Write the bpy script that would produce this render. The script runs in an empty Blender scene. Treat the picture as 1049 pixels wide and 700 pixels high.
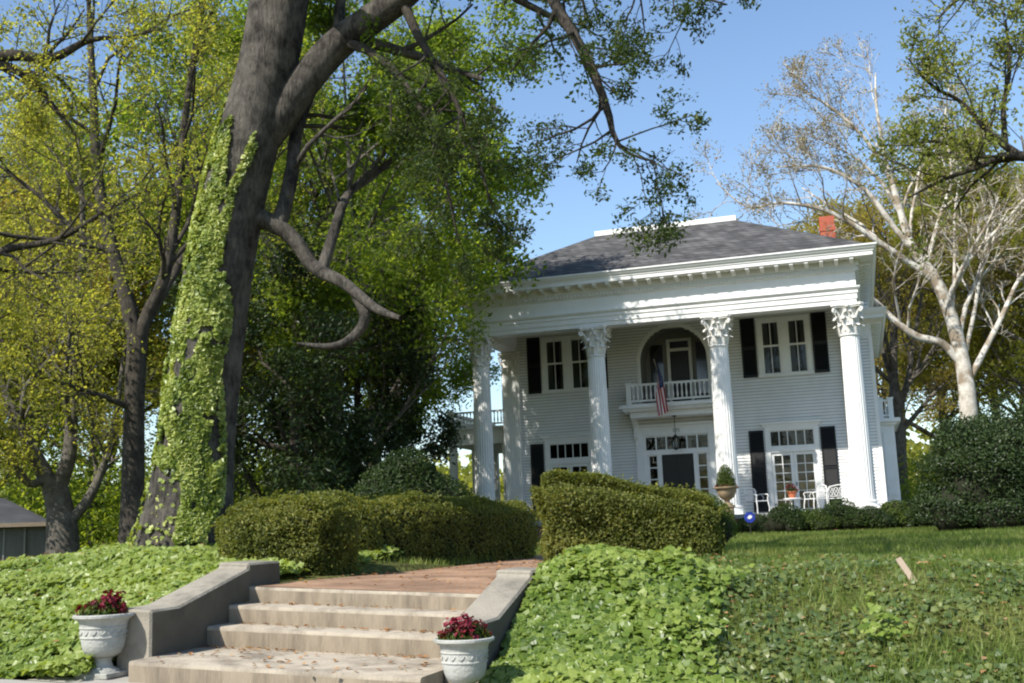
import bpy, bmesh, math, random
import numpy as np
from mathutils import Vector, Matrix

# ------------------------------------------------------------------ camera, sky, sun, exposure
scene = bpy.context.scene
COL = scene.collection
F_PX, PW, PH = 1136.48, 1049.0, 700.0
PITCH, ROLL, YAW = math.radians(9.667), math.radians(2.1687), math.radians(17.037)
CAM = np.array([13.131, -38.7955, -0.2541])
_r = np.array([math.cos(YAW), math.sin(YAW), 0.0])
_fw = np.array([-math.sin(YAW), math.cos(YAW), 0.0])
_up = np.array([0, 0, 1.0])
_f2 = _fw*math.cos(PITCH) + _up*math.sin(PITCH)
_u2 = -_fw*math.sin(PITCH) + _up*math.cos(PITCH)
_r3 = _r*math.cos(ROLL) - _u2*math.sin(ROLL)
_u3 = _r*math.sin(ROLL) + _u2*math.cos(ROLL)

cd = bpy.data.cameras.new("camera")
cam = bpy.data.objects.new("camera", cd)
COL.objects.link(cam)
cd.sensor_width = 36.0
cd.lens = F_PX/PW*36.0
cd.clip_start, cd.clip_end = 0.1, 3000
M = Matrix.Identity(4)
for i in range(3):
    M[i][0], M[i][1], M[i][2], M[i][3] = _r3[i], _u3[i], -_f2[i], CAM[i]
cam.matrix_world = M
scene.camera = cam

SUNV = np.array([-0.35, -0.622, 0.70]); SUNV /= np.linalg.norm(SUNV)
SUN_EL = math.asin(SUNV[2]); SUN_ROT = math.atan2(SUNV[0], SUNV[1])
world = bpy.data.worlds.new("World"); scene.world = world; world.use_nodes = True
wn = world.node_tree.nodes; wl = world.node_tree.links
bg = wn["Background"]
sky = wn.new("ShaderNodeTexSky"); sky.sky_type = 'NISHITA'; sky.sun_disc = False
sky.sun_elevation = SUN_EL; sky.sun_rotation = SUN_ROT
sky.altitude = 200; sky.air_density = 1.15; sky.dust_density = 0.5; sky.ozone_density = 3.2
wl.new(sky.outputs[0], bg.inputs[0]); bg.inputs[1].default_value = 0.128
sd = bpy.data.lights.new("sun", 'SUN'); sd.energy = 4.4; sd.angle = math.radians(0.53); sd.color = (1, 0.95, 0.87)
so = bpy.data.objects.new("sun", sd); COL.objects.link(so)
so.rotation_euler = Vector(-SUNV).to_track_quat('-Z', 'Y').to_euler()
so.location = (-10, -30, 40)
scene.view_settings.view_transform = 'Standard'; scene.view_settings.look = 'None'
scene.view_settings.exposure = 0.70; scene.view_settings.gamma = 1.0
scene.view_settings.use_curve_mapping = False
scene.render.engine = 'CYCLES'
scene.cycles.filter_width = 2.1; scene.cycles.max_bounces = 8; scene.cycles.diffuse_bounces = 4; scene.cycles.glossy_bounces = 3
scene.cycles.transmission_bounces = 4; scene.cycles.transparent_max_bounces = 12

# ------------------------------------------------------------------ helpers
def at(px, py, d):
    """point at forward distance d (metres) on the line of sight through a photo pixel"""
    v = _f2 + _r3*(px-PW/2)/F_PX + _u3*(PH/2-py)/F_PX
    return CAM + v*(d/float(v @ _fw))

def rng(s): return np.random.default_rng(s)

_vn = np.random.default_rng(77).random((64, 64))
def vnoise(x, y, s=1.0):
    x = np.asarray(x, float)*s; y = np.asarray(y, float)*s
    xi = np.floor(x).astype(int); yi = np.floor(y).astype(int)
    fx = x-xi; fy = y-yi; fx = fx*fx*(3-2*fx); fy = fy*fy*(3-2*fy)
    a = _vn[xi % 64, yi % 64]; b = _vn[(xi+1) % 64, yi % 64]; c = _vn[xi % 64, (yi+1) % 64]; d = _vn[(xi+1) % 64, (yi+1) % 64]
    return (a*(1-fx)+b*fx)*(1-fy) + (c*(1-fx)+d*fx)*fy
def vnoise3(p, s=1.0):
    return (vnoise(p[:, 0]+0.8*p[:, 2], p[:, 1]-0.7*p[:, 2], s) + vnoise(p[:, 1]+5.7+0.6*p[:, 0], p[:, 2]*1.2+3.3, s))*0.5

def tag(o, label=None, cat=None, group=None, kind=None):
    if label: o["label"] = label
    if cat: o["category"] = cat
    if group: o["group"] = group
    if kind: o["kind"] = kind
    return o

def empty(name, loc, label=None, cat=None, group=None, rz=0.0):
    o = bpy.data.objects.new(name, None); COL.objects.link(o)
    o.location = tuple(float(a) for a in loc); o.rotation_euler = (0, 0, rz)
    o.empty_display_size = 0.2
    tag(o, label, cat, group); return o

def copy_tree(o, parent=None):
    c = o.copy(); COL.objects.link(c)
    if parent is not None:
        c.parent = parent; c.matrix_parent_inverse = o.matrix_parent_inverse.copy()
    for ch in list(o.children): copy_tree(ch, c)
    return c

def big_mesh(name, V, faces, mats, smooth=False, rnd=None, midx=None):
    """V (N,3); faces: list of int arrays (M,k)"""
    me = bpy.data.meshes.new(name)
    V = np.ascontiguousarray(V, dtype=np.float32)
    faces = [np.asarray(f, dtype=np.int32) for f in faces if len(f)]
    nf = sum(len(f) for f in faces)
    loops = np.concatenate([f.ravel() for f in faces]) if faces else np.zeros(0, np.int32)
    tot = np.concatenate([np.full(len(f), f.shape[1], np.int32) for f in faces]) if faces else np.zeros(0, np.int32)
    start = np.zeros(nf, np.int32); start[1:] = np.cumsum(tot)[:-1]
    me.vertices.add(len(V)); me.vertices.foreach_set("co", V.ravel())
    me.loops.add(len(loops)); me.loops.foreach_set("vertex_index", loops)
    me.polygons.add(nf); me.polygons.foreach_set("loop_start", start); me.polygons.foreach_set("loop_total", tot)
    for m in (mats if isinstance(mats, (list, tuple)) else [mats]): me.materials.append(m)
    if midx is not None: me.polygons.foreach_set("material_index", np.asarray(midx, np.int32))
    me.update(calc_edges=True); me.validate()
    me.polygons.foreach_set("use_smooth", np.full(nf, bool(smooth)))
    if rnd is not None:
        a = me.attributes.new("rnd", 'FLOAT', 'FACE'); a.data.foreach_set("value", np.asarray(rnd, np.float32))
    return me

def link(name, me, parent=None, loc=None):
    o = bpy.data.objects.new(name, me); COL.objects.link(o)
    if parent is not None: o.parent = parent
    if loc is not None: o.location = tuple(float(a) for a in loc)
    return o

class MB:
    """collects shapes in world coordinates, builds them as ONE mesh"""
    def __init__(s): s.v = []; s.f = []; s.m = []; s.cur = 0
    def add(s, verts, faces):
        b = len(s.v); s.v += [tuple(map(float, p)) for p in verts]
        for f in faces: s.f.append([b+i for i in f]); s.m.append(s.cur)
        return s
    def box(s, x0, x1, y0, y1, z0, z1):
        return s.add([(x0,y0,z0),(x1,y0,z0),(x1,y1,z0),(x0,y1,z0),(x0,y0,z1),(x1,y0,z1),(x1,y1,z1),(x0,y1,z1)],
                     [(3,2,1,0),(4,5,6,7),(0,1,5,4),(1,2,6,5),(2,3,7,6),(3,0,4,7)])
    def quad(s, a, b, c, d): return s.add([a,b,c,d], [(0,1,2,3)])
    def prism(s, poly, axis, a0, a1):
        """poly: list of 2D pts; axis 'x' -> pts are (y,z), 'y' -> (x,z), 'z' -> (x,y)"""
        n = len(poly)
        def P(p, a): return {'x': (a,p[0],p[1]), 'y': (p[0],a,p[1]), 'z': (p[0],p[1],a)}[axis]
        vs = [P(p, a0) for p in poly] + [P(p, a1) for p in poly]
        fs = [tuple(range(n))[::-1], tuple(range(n, 2*n))] + [(i, (i+1) % n, n+(i+1) % n, n+i) for i in range(n)]
        return s.add(vs, fs)
    def lathe(s, prof, cx, cy, n=24, flute=None):
        """prof: (radius, z)"""
        k = len(prof); vs = []
        for r, z in prof:
            for j in range(n):
                a = 2*math.pi*j/n; rr = r
                if flute: rr = r*(1-flute[1]*max(0, math.sin(a*flute[0]/2)**2)**0.6) if r > 0 else r
                vs.append((cx+rr*math.cos(a), cy+rr*math.sin(a), z))
        fs = []
        for i in range(k-1):
            for j in range(n):
                fs.append((i*n+j, i*n+(j+1) % n, (i+1)*n+(j+1) % n, (i+1)*n+j))
        if prof[0][0] > 0: fs.append(tuple(range(n))[::-1])
        if prof[-1][0] > 0: fs.append(tuple((k-1)*n+j for j in range(n)))
        return s.add(vs, fs)
    def tube(s, pts, rad, k=6, cap=True):
        pts = [Vector([float(a) for a in p]) for p in pts]; n = len(pts)
        rad = [rad]*n if isinstance(rad, (int, float)) else rad
        vs = []; ref = None
        for i in range(n):
            t = (pts[min(i+1, n-1)]-pts[max(i-1, 0)]).normalized()
            if ref is None:
                ref = t.orthogonal().normalized()
            else:
                ref = (ref - t*ref.dot(t)).normalized()
            b = t.cross(ref)
            for j in range(k):
                a = 2*math.pi*j/k
                vs.append(pts[i]+(ref*math.cos(a)+b*math.sin(a))*rad[i])
        fs = [(i*k+j, i*k+(j+1) % k, (i+1)*k+(j+1) % k, (i+1)*k+j) for i in range(n-1) for j in range(k)]
        if cap: fs += [tuple(range(k))[::-1], tuple((n-1)*k+j for j in range(k))]
        return s.add(vs, fs)
    def build(s, name, mats, parent=None, origin=(0,0,0), smooth=False, bevel=0, loc=None, angle=None):
        me = bpy.data.meshes.new(name)
        o = np.array(origin, float)
        me.from_pydata([tuple(np.array(p)-o) for p in s.v], [], s.f)
        for m in (mats if isinstance(mats, (list, tuple)) else [mats]): me.materials.append(m)
        me.polygons.foreach_set("material_index", s.m)
        bm = bmesh.new(); bm.from_mesh(me)
        bmesh.ops.recalc_face_normals(bm, faces=bm.faces)
        if bevel: 
            bmesh.ops.bevel(bm, geom=list(bm.edges), offset=bevel, segments=1, affect='EDGES', clamp_overlap=True)
        bm.to_mesh(me); bm.free(); me.update()
        ob = link(name, me, parent, loc if loc is not None else (tuple(o) if parent is None else None))
        if smooth:
            me.polygons.foreach_set("use_smooth", [True]*len(me.polygons))
            if angle is not None:
                try: me.set_sharp_from_angle(angle=math.radians(angle))
                except Exception: pass
        return ob

# ------------------------------------------------------------------ materials
def nodes_of(name):
    m = bpy.data.materials.new(name); m.use_nodes = True
    nt = m.node_tree; return m, nt.nodes, nt.links, nt.nodes["Principled BSDF"]

def paint(name, c, rough=0.55, var=0.12, scale=6.0, bump=0.15, bscale=40.0, spec=0.3, metallic=0.0, stretch=(1,1,1), dirt=None, dirt_amt=0.5):
    m, n, l, b = nodes_of(name)
    tc = n.new("ShaderNodeTexCoord"); mp = n.new("ShaderNodeMapping"); mp.inputs[3].default_value = stretch
    l.new(tc.outputs["Object"], mp.inputs[0])
    nz = n.new("ShaderNodeTexNoise"); nz.inputs["Scale"].default_value = scale; nz.inputs["Detail"].default_value = 6
    l.new(mp.outputs[0], nz.inputs["Vector"])
    mx = n.new("ShaderNodeMix"); mx.data_type = 'RGBA'
    mx.inputs[6].default_value = (*[x*(1-var) for x in c], 1); mx.inputs[7].default_value = (*[min(1, x*(1+var)) for x in c], 1)
    l.new(nz.outputs[0], mx.inputs[0]); out = mx.outputs[2]
    if dirt:
        n2 = n.new("ShaderNodeTexNoise"); n2.inputs["Scale"].default_value = scale*0.45; n2.inputs["Detail"].default_value = 8; n2.inputs["Roughness"].default_value = 0.7
        l.new(mp.outputs[0], n2.inputs["Vector"])
        cr = n.new("ShaderNodeValToRGB"); cr.color_ramp.elements[0].position = 0.45; cr.color_ramp.elements[1].position = 0.7
        cr.color_ramp.elements[1].color = (dirt_amt,)*3+(1,)
        l.new(n2.outputs[0], cr.inputs[0])
        m2 = n.new("ShaderNodeMix"); m2.data_type = 'RGBA'; m2.inputs[7].default_value = (*dirt, 1)
        l.new(cr.outputs[0], m2.inputs[0]); l.new(out, m2.inputs[6]); out = m2.outputs[2]
    l.new(out, b.inputs["Base Color"])
    b.inputs["Roughness"].default_value = rough; b.inputs["Specular IOR Level"].default_value = spec; b.inputs["Metallic"].default_value = metallic
    if bump:
        n3 = n.new("ShaderNodeTexNoise"); n3.inputs["Scale"].default_value = bscale; n3.inputs["Detail"].default_value = 5
        l.new(mp.outputs[0], n3.inputs["Vector"])
        bp = n.new("ShaderNodeBump"); bp.inputs["Strength"].default_value = bump; bp.inputs["Distance"].default_value = 0.02
        l.new(n3.outputs[0], bp.inputs["Height"]); l.new(bp.outputs[0], b.inputs["Normal"])
    return m

def leafmat(name, cols, trans=0.35, rough=0.5, spec=0.25):
    m, n, l, b = nodes_of(name)
    a = n.new("ShaderNodeAttribute"); a.attribute_name = "rnd"
    cr = n.new("ShaderNodeValToRGB"); e = cr.color_ramp.elements
    while len(e) < len(cols): e.new(0.5)
    for i, c in enumerate(cols): e[i].position = i/(len(cols)-1); e[i].color = (*c, 1)
    l.new(a.outputs["Fac"], cr.inputs[0]); l.new(cr.outputs[0], b.inputs["Base Color"])
    b.inputs["Roughness"].default_value = rough; b.inputs["Specular IOR Level"].default_value = spec
    t = n.new("ShaderNodeBsdfTranslucent"); g = n.new("ShaderNodeMix"); g.data_type = 'RGBA'; g.blend_type = 'MULTIPLY'; g.inputs[0].default_value = 1
    g.inputs[7].default_value = (1.9, 1.8, 0.8, 1); g.clamp_result = False
    l.new(cr.outputs[0], g.inputs[6]); l.new(g.outputs[2], t.inputs[0])
    mx = n.new("ShaderNodeMixShader"); mx.inputs[0].default_value = trans
    l.new(b.outputs[0], mx.inputs[1]); l.new(t.outputs[0], mx.inputs[2])
    l.new(mx.outputs[0], n["Material Output"].inputs[0])
    return m

def glassmat(name, tint=(0.9, 0.95, 0.95), refl=1.0):
    m, n, l, b = nodes_of(name)
    tr = n.new("ShaderNodeBsdfTransparent"); tr.inputs[0].default_value = (*[x*0.75 for x in tint], 1)
    gl = n.new("ShaderNodeBsdfGlossy"); gl.inputs["Roughness"].default_value = 0.03
    nz = n.new("ShaderNodeTexNoise"); nz.inputs["Scale"].default_value = 3
    tc = n.new("ShaderNodeTexCoord"); l.new(tc.outputs["Object"], nz.inputs["Vector"])
    bp = n.new("ShaderNodeBump"); bp.inputs["Strength"].default_value = 0.08; bp.inputs["Distance"].default_value = 0.05
    l.new(nz.outputs[0], bp.inputs["Height"]); l.new(bp.outputs[0], gl.inputs["Normal"])
    fr = n.new("ShaderNodeFresnel"); fr.inputs[0].default_value = 1.55
    mu = n.new("ShaderNodeMath"); mu.operation = 'MULTIPLY_ADD'; mu.inputs[1].default_value = refl; mu.inputs[2].default_value = 0.015
    l.new(fr.outputs[0], mu.inputs[0])
    mx = n.new("ShaderNodeMixShader"); l.new(mu.outputs[0], mx.inputs[0]); l.new(tr.outputs[0], mx.inputs[1]); l.new(gl.outputs[0], mx.inputs[2])
    l.new(mx.outputs[0], n["Material Output"].inputs[0]); return m

def brickmat(name, c1, c2, mortar, scale=1.0, bw=0.22, rh=0.075, var=0.3, offset=0.5, msize=0.008, rough=0.85, plane='xy', bump=0.4):
    m, n, l, b = nodes_of(name)
    tc = n.new("ShaderNodeTexCoord"); src = tc.outputs["Object"]
    if plane != 'xy':
        sp = n.new("ShaderNodeSeparateXYZ"); cb = n.new("ShaderNodeCombineXYZ"); l.new(src, sp.inputs[0])
        if plane == 'xz':
            ad = n.new("ShaderNodeMath"); l.new(sp.outputs[0], ad.inputs[0]); l.new(sp.outputs[1], ad.inputs[1])
            l.new(ad.outputs[0], cb.inputs[0]); l.new(sp.outputs[2], cb.inputs[1])
        src = cb.outputs[0]
    br = n.new("ShaderNodeTexBrick"); br.inputs["Color1"].default_value = (*c1, 1); br.inputs["Color2"].default_value = (*c2, 1); br.inputs["Mortar"].default_value = (*mortar, 1)
    br.inputs["Scale"].default_value = scale; br.inputs["Mortar Size"].default_value = msize; br.inputs["Brick Width"].default_value = bw; br.inputs["Row Height"].default_value = rh
    br.offset = offset
    l.new(src, br.inputs["Vector"])
    nz = n.new("ShaderNodeTexNoise"); nz.inputs["Scale"].default_value = 1.7; nz.inputs["Detail"].default_value = 8; l.new(tc.outputs["Object"], nz.inputs["Vector"])
    hv = n.new("ShaderNodeMapRange"); hv.inputs[1].default_value = 0.3; hv.inputs[2].default_value = 0.7; hv.inputs[3].default_value = 1-var; hv.inputs[4].default_value = 1+var
    l.new(nz.outputs[0], hv.inputs[0])
    mu = n.new("ShaderNodeMix"); mu.data_type = 'RGBA'; mu.blend_type = 'MULTIPLY'; mu.inputs[0].default_value = 1
    l.new(br.outputs[0], mu.inputs[6]); l.new(hv.outputs[0], mu.inputs[7]); l.new(mu.outputs[2], b.inputs["Base Color"])
    b.inputs["Roughness"].default_value = rough; b.inputs["Specular IOR Level"].default_value = 0.2
    bp = n.new("ShaderNodeBump"); bp.inputs["Strength"].default_value = bump; bp.inputs["Distance"].default_value = 0.01; bp.invert = True
    l.new(br.outputs["Fac"], bp.inputs["Height"]); l.new(bp.outputs[0], b.inputs["Normal"])
    return m

def barkmat(name, c, dark, scale=5.0, patch=None, stretch=(1, 1, 0.25), bump=0.9):
    m, n, l, b = nodes_of(name)
    tc = n.new("ShaderNodeTexCoord"); mp = n.new("ShaderNodeMapping"); mp.inputs[3].default_value = stretch
    l.new(tc.outputs["Object"], mp.inputs[0])
    nz = n.new("ShaderNodeTexNoise"); nz.inputs["Scale"].default_value = scale*4.5; nz.inputs["Detail"].default_value = 10; nz.inputs["Roughness"].default_value = 0.7; nz.inputs["Distortion"].default_value = 0.6
    l.new(mp.outputs[0], nz.inputs["Vector"])
    ng = n.new("ShaderNodeTexNoise"); ng.inputs["Scale"].default_value = scale*0.7; ng.inputs["Detail"].default_value = 7; ng.inputs["Roughness"].default_value = 0.6
    l.new(tc.outputs["Object"], ng.inputs["Vector"])
    av = n.new("ShaderNodeMath"); av.operation = 'MULTIPLY_ADD'; av.inputs[1].default_value = 0.55; l.new(ng.outputs[0], av.inputs[0])
    hv = n.new("ShaderNodeMath"); hv.operation = 'MULTIPLY'; hv.inputs[1].default_value = 0.45; l.new(nz.outputs[0], hv.inputs[0]); l.new(hv.outputs[0], av.inputs[2])
    cr = n.new("ShaderNodeValToRGB"); cr.color_ramp.elements[0].position = 0.40; cr.color_ramp.elements[1].position = 0.60
    cr.color_ramp.elements[0].color = (*dark, 1); cr.color_ramp.elements[1].color = (*c, 1)
    l.new(av.outputs[0], cr.inputs[0]); out = cr.outputs[0]
    if patch:
        n2 = n.new("ShaderNodeTexNoise"); n2.inputs["Scale"].default_value = 2.0; n2.inputs["Detail"].default_value = 6
        l.new(tc.outputs["Object"], n2.inputs["Vector"])
        c2 = n.new("ShaderNodeValToRGB"); c2.color_ramp.elements[0].position = 0.48; c2.color_ramp.elements[1].position = 0.58
        l.new(n2.outputs[0], c2.inputs[0])
        mx = n.new("ShaderNodeMix"); mx.data_type = 'RGBA'; mx.inputs[7].default_value = (*patch, 1)
        l.new(c2.outputs[0], mx.inputs[0]); l.new(out, mx.inputs[6]); out = mx.outputs[2]
    l.new(out, b.inputs["Base Color"]); b.inputs["Roughness"].default_value = 0.9; b.inputs["Specular IOR Level"].default_value = 0.15
    bp = n.new("ShaderNodeBump"); bp.inputs["Strength"].default_value = bump; bp.inputs["Distance"].default_value = 0.09
    l.new(nz.outputs[0], bp.inputs["Height"]); l.new(bp.outputs[0], b.inputs["Normal"])
    return m

M_white = paint("white_paint", (0.76, 0.76, 0.735), 0.5, 0.05, 3.0, 0.08, 30, dirt=(0.55, 0.54, 0.49), dirt_amt=0.35)
M_trim = paint("white_trim_paint", (0.77, 0.77, 0.745), 0.45, 0.04, 4.0, 0.05, 30, dirt=(0.6, 0.59, 0.54), dirt_amt=0.3)
M_lapshade = paint("painted_shade_under_laps", (0.30, 0.295, 0.27), 0.7, 0.15, 3.0, 0)  # shadow lines under the board lips, painted in as a darker strip
M_capital = paint("weathered_capital_paint", (0.74, 0.73, 0.69), 0.6, 0.12, 9.0, 0.3, 30, dirt=(0.42, 0.40, 0.35), dirt_amt=0.6)
M_shutter = paint("black_shutter_paint", (0.008, 0.009, 0.010), 0.5, 0.2, 5, 0.1, 30)
M_door = paint("black_door_paint", (0.010, 0.010, 0.011), 0.35, 0.2, 5, 0.05, 30)
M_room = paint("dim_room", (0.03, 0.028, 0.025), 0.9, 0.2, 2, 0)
M_curtain = paint("pale_curtain", (0.30, 0.295, 0.27), 0.9, 0.1, 14, 0.2, 20, stretch=(1, 1, 0.05))
M_tan = paint("tan_curtain", (0.62, 0.47, 0.28), 0.9, 0.1, 14, 0.2, 20, stretch=(1, 1, 0.05))
M_glass = glassmat("window_glass", (0.7, 0.75, 0.75), 0.65)
M_iron = paint("dark_iron", (0.02, 0.018, 0.016), 0.5, 0.2, 8, 0.1)
M_whiteiron = paint("white_iron", (0.75, 0.75, 0.73), 0.5, 0.05, 8, 0.1)
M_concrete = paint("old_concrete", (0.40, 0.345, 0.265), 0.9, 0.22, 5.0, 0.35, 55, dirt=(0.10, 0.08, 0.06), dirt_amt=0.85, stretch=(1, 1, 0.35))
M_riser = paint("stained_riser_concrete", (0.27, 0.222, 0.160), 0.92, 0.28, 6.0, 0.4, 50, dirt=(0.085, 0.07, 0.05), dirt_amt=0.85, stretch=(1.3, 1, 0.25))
M_wallside = paint("darker_wall_side", (0.11, 0.096, 0.072), 0.95, 0.3, 4.0, 0.4, 50, dirt=(0.06, 0.056, 0.038), dirt_amt=0.85)  # darker concrete tone for the side faces of the cheek walls
M_concrete_d = paint("weathered_wall_concrete", (0.30, 0.27, 0.215), 0.92, 0.25, 4.5, 0.4, 55, dirt=(0.10, 0.09, 0.07), dirt_amt=0.85)
M_walk = paint("sidewalk_concrete", (0.36, 0.34, 0.30), 0.9, 0.15, 3, 0.25, 60, dirt=(0.2, 0.18, 0.15))
M_asphalt = paint("asphalt", (0.05, 0.05, 0.052), 0.9, 0.2, 20, 0.3, 120)
M_stone = paint("cast_stone", (0.42, 0.42, 0.385), 0.85, 0.15, 9, 0.4, 45, dirt=(0.20, 0.205, 0.165), dirt_amt=0.8)
M_stone_tan = paint("tan_cast_stone", (0.40, 0.29, 0.18), 0.85, 0.2, 9, 0.3, 45, dirt=(0.2, 0.17, 0.12), dirt_amt=0.6)
M_terracotta = paint("terracotta", (0.42, 0.13, 0.06), 0.8, 0.15, 9, 0.2)
M_soil = paint("potting_soil", (0.035, 0.025, 0.018), 0.95, 0.3, 20, 0.6, 60)
M_brickpath = brickmat("brick_paving", (0.33, 0.195, 0.115), (0.25, 0.14, 0.08), (0.28, 0.23, 0.18), bw=0.21, rh=0.1, msize=0.007, var=0.35)
M_chimney = brickmat("painted_red_brick", (0.42, 0.10, 0.06), (0.36, 0.085, 0.05), (0.34, 0.12, 0.08), plane='xz', var=0.12, bump=0.25)
M_found = brickmat("foundation_brick", (0.25, 0.10, 0.065), (0.2, 0.08, 0.05), (0.3, 0.27, 0.24), plane='xz', var=0.2)
M_roof = brickmat("slate_shingles", (0.062, 0.061, 0.060), (0.112, 0.109, 0.106), (0.034, 0.033, 0.033), bw=0.34, rh=0.17, msize=0.012, var=0.35, plane='xz', bump=0.6)
M_shedroof = brickmat("shed_shingles", (0.06, 0.065, 0.072), (0.05, 0.052, 0.058), (0.05, 0.05, 0.06), bw=0.35, rh=0.16, msize=0.01, var=0.2, plane='xz')
M_shedwall = paint("grey_shed_boards", (0.16, 0.155, 0.14), 0.85, 0.25, 4, 0.3, 30, stretch=(3, 3, 0.4))
M_wood = paint("weathered_wood", (0.33, 0.26, 0.19), 0.85, 0.2, 10, 0.3, 40)
M_red = paint("flag_red", (0.42, 0.02, 0.03), 0.8, 0.08, 20, 0.1)
M_flagwhite = paint("flag_white", (0.72, 0.71, 0.69), 0.8, 0.05, 20, 0.1)
M_blue = paint("flag_blue", (0.015, 0.025, 0.11), 0.8, 0.1, 20, 0.1)
M_signblue = paint("sign_blue", (0.02, 0.04, 0.27), 0.4, 0.05, 5, 0)
M_carpaint = paint("white_car_paint", (0.72, 0.72, 0.72), 0.25, 0.02, 3, 0, spec=0.6)
M_carglass = paint("dark_car_glass", (0.02, 0.022, 0.025), 0.08, 0.05, 3, 0, spec=0.8)
M_rubber = paint("tyre_rubber", (0.02, 0.02, 0.02), 0.85, 0.2, 20, 0.2)
M_steel = paint("wheel_steel", (0.4, 0.4, 0.41), 0.35, 0.05, 10, 0, metallic=0.8)
M_tail = paint("red_lens", (0.45, 0.03, 0.02), 0.2, 0.05, 5, 0, spec=0.6)
M_lanternglass = glassmat("lantern_glass", (0.9, 0.9, 0.85), 1.0)

B_oak = barkmat("oak_bark", (0.155, 0.138, 0.116), (0.030, 0.027, 0.023), 5.0)
B_dark = barkmat("dark_bark", (0.11, 0.095, 0.075), (0.04, 0.034, 0.028), 6.0)
B_grey = barkmat("grey_bark", (0.20, 0.18, 0.15), (0.085, 0.075, 0.062), 6.0)
B_syc = barkmat("sycamore_bark", (0.66, 0.63, 0.56), (0.38, 0.34, 0.28), 3.0, patch=(0.27, 0.22, 0.16), stretch=(1, 1, 0.6), bump=0.3)

L_oak = leafmat("oak_leaves", [(0.06, 0.10, 0.014), (0.11, 0.165, 0.02), (0.17, 0.22, 0.03)], 0.6)
L_over = leafmat("overhang_leaves", [(0.030, 0.055, 0.016), (0.050, 0.080, 0.020), (0.085, 0.115, 0.026)], 0.38)
L_green = leafmat("spring_leaves", [(0.10, 0.155, 0.026), (0.16, 0.225, 0.036), (0.24, 0.285, 0.05)], 0.64)
L_olive = leafmat("olive_spring_leaves", [(0.18, 0.20, 0.045), (0.26, 0.27, 0.06), (0.33, 0.32, 0.09)], 0.64)
L_gold = leafmat("gold_spring_leaves", [(0.22, 0.175, 0.05), (0.29, 0.245, 0.07), (0.33, 0.30, 0.085)], 0.64)
L_edge = leafmat("thin_spring_leaves", [(0.14, 0.17, 0.04), (0.21, 0.24, 0.06), (0.30, 0.31, 0.09)], 0.55)
L_mag = leafmat("evergreen_leaves", [(0.016, 0.030, 0.009), (0.028, 0.050, 0.014), (0.055, 0.085, 0.02)], 0.2, 0.45, 0.3)
L_conif = leafmat("dark_shrub_leaves", [(0.014, 0.030, 0.008), (0.026, 0.048, 0.010), (0.05, 0.08, 0.015)], 0.25)
L_hedge = leafmat("hedge_leaves", [(0.07, 0.088, 0.020), (0.14, 0.16, 0.034), (0.26, 0.25, 0.06)], 0.42)
L_hedgeg = leafmat("green_hedge_leaves", [(0.028, 0.052, 0.010), (0.058, 0.095, 0.016), (0.12, 0.155, 0.028)], 0.32)
L_ivy = leafmat("ground_ivy_leaves", [(0.06, 0.11, 0.015), (0.15, 0.22, 0.034), (0.25, 0.31, 0.07)], 0.35, 0.4, 0.4)
L_ivyd = leafmat("dull_ivy_leaves", [(0.055, 0.09, 0.026), (0.095, 0.14, 0.04), (0.17, 0.20, 0.055)], 0.3, 0.4, 0.4)
L_trunkivy = leafmat("trunk_ivy_leaves", [(0.05, 0.085, 0.012), (0.22, 0.28, 0.045), (0.44, 0.47, 0.15)], 0.25, 0.4, 0.4)
L_grass = leafmat("grass_blades", [(0.085, 0.135, 0.026), (0.14, 0.20, 0.04), (0.24, 0.26, 0.08)], 0.42)
L_sycb = leafmat("sycamore_buds", [(0.19, 0.13, 0.075), (0.24, 0.19, 0.09), (0.22, 0.21, 0.07)], 0.35)
L_petal = leafmat("crimson_petals", [(0.07, 0.005, 0.012), (0.14, 0.008, 0.02), (0.24, 0.025, 0.045)], 0.25)
L_litter = leafmat("dead_leaves", [(0.16, 0.07, 0.025), (0.30, 0.15, 0.06), (0.42, 0.27, 0.14)], 0.15)

# ------------------------------------------------------------------ terrain
OAK = at(190, 556, 15.0)
def smooth01(t): t = np.clip(t, 0, 1); return t*t*(3-2*t)
def ground(X, Y):
    X = np.asarray(X, float); Y = np.asarray(Y, float)
    tilt = -0.05*np.clip(X-8.7, -9, 9)
    zs = -1.42 + tilt
    yard = -0.72 + 0.07*smooth01((Y+12)/10) - 0.02*np.clip(X-11, 0, 12)*np.exp(-((Y+25)/6)**2) + tilt*0.25*np.exp(-((Y+27)/4)**2)
    dx = np.abs(X-8.7)
    w = 2.5 + 2.4*smooth01((dx-1.8)/2.5)
    t = smooth01((Y+31.2)/w)
    z = zs*(1-t) + yard*t
    z = z + 0.40*np.exp(-((X-OAK[0])**2+(Y-OAK[1])**2)/(2*1.5**2))*t
    z = z + 0.12*np.exp(-((X-10.2)**2/(2*0.8**2)+(Y+26.2)**2/(2*1.2**2)))*t
    z = z + (vnoise(X, Y, 0.6)-0.5)*0.10*t
    far = np.sqrt((X-8)**2+(Y+10)**2)
    z = z + np.clip(far-60, 0, 400)*0.004
    return z
# stair frame
SX0, SX1, SY = 7.42, 9.93, -29.12
def in_stairs(X, Y, m=0.0):
    return (X > SX0-0.36-m) & (X < SX1+0.36+m) & (Y > -31.25) & (Y < SY+0.55)

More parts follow.
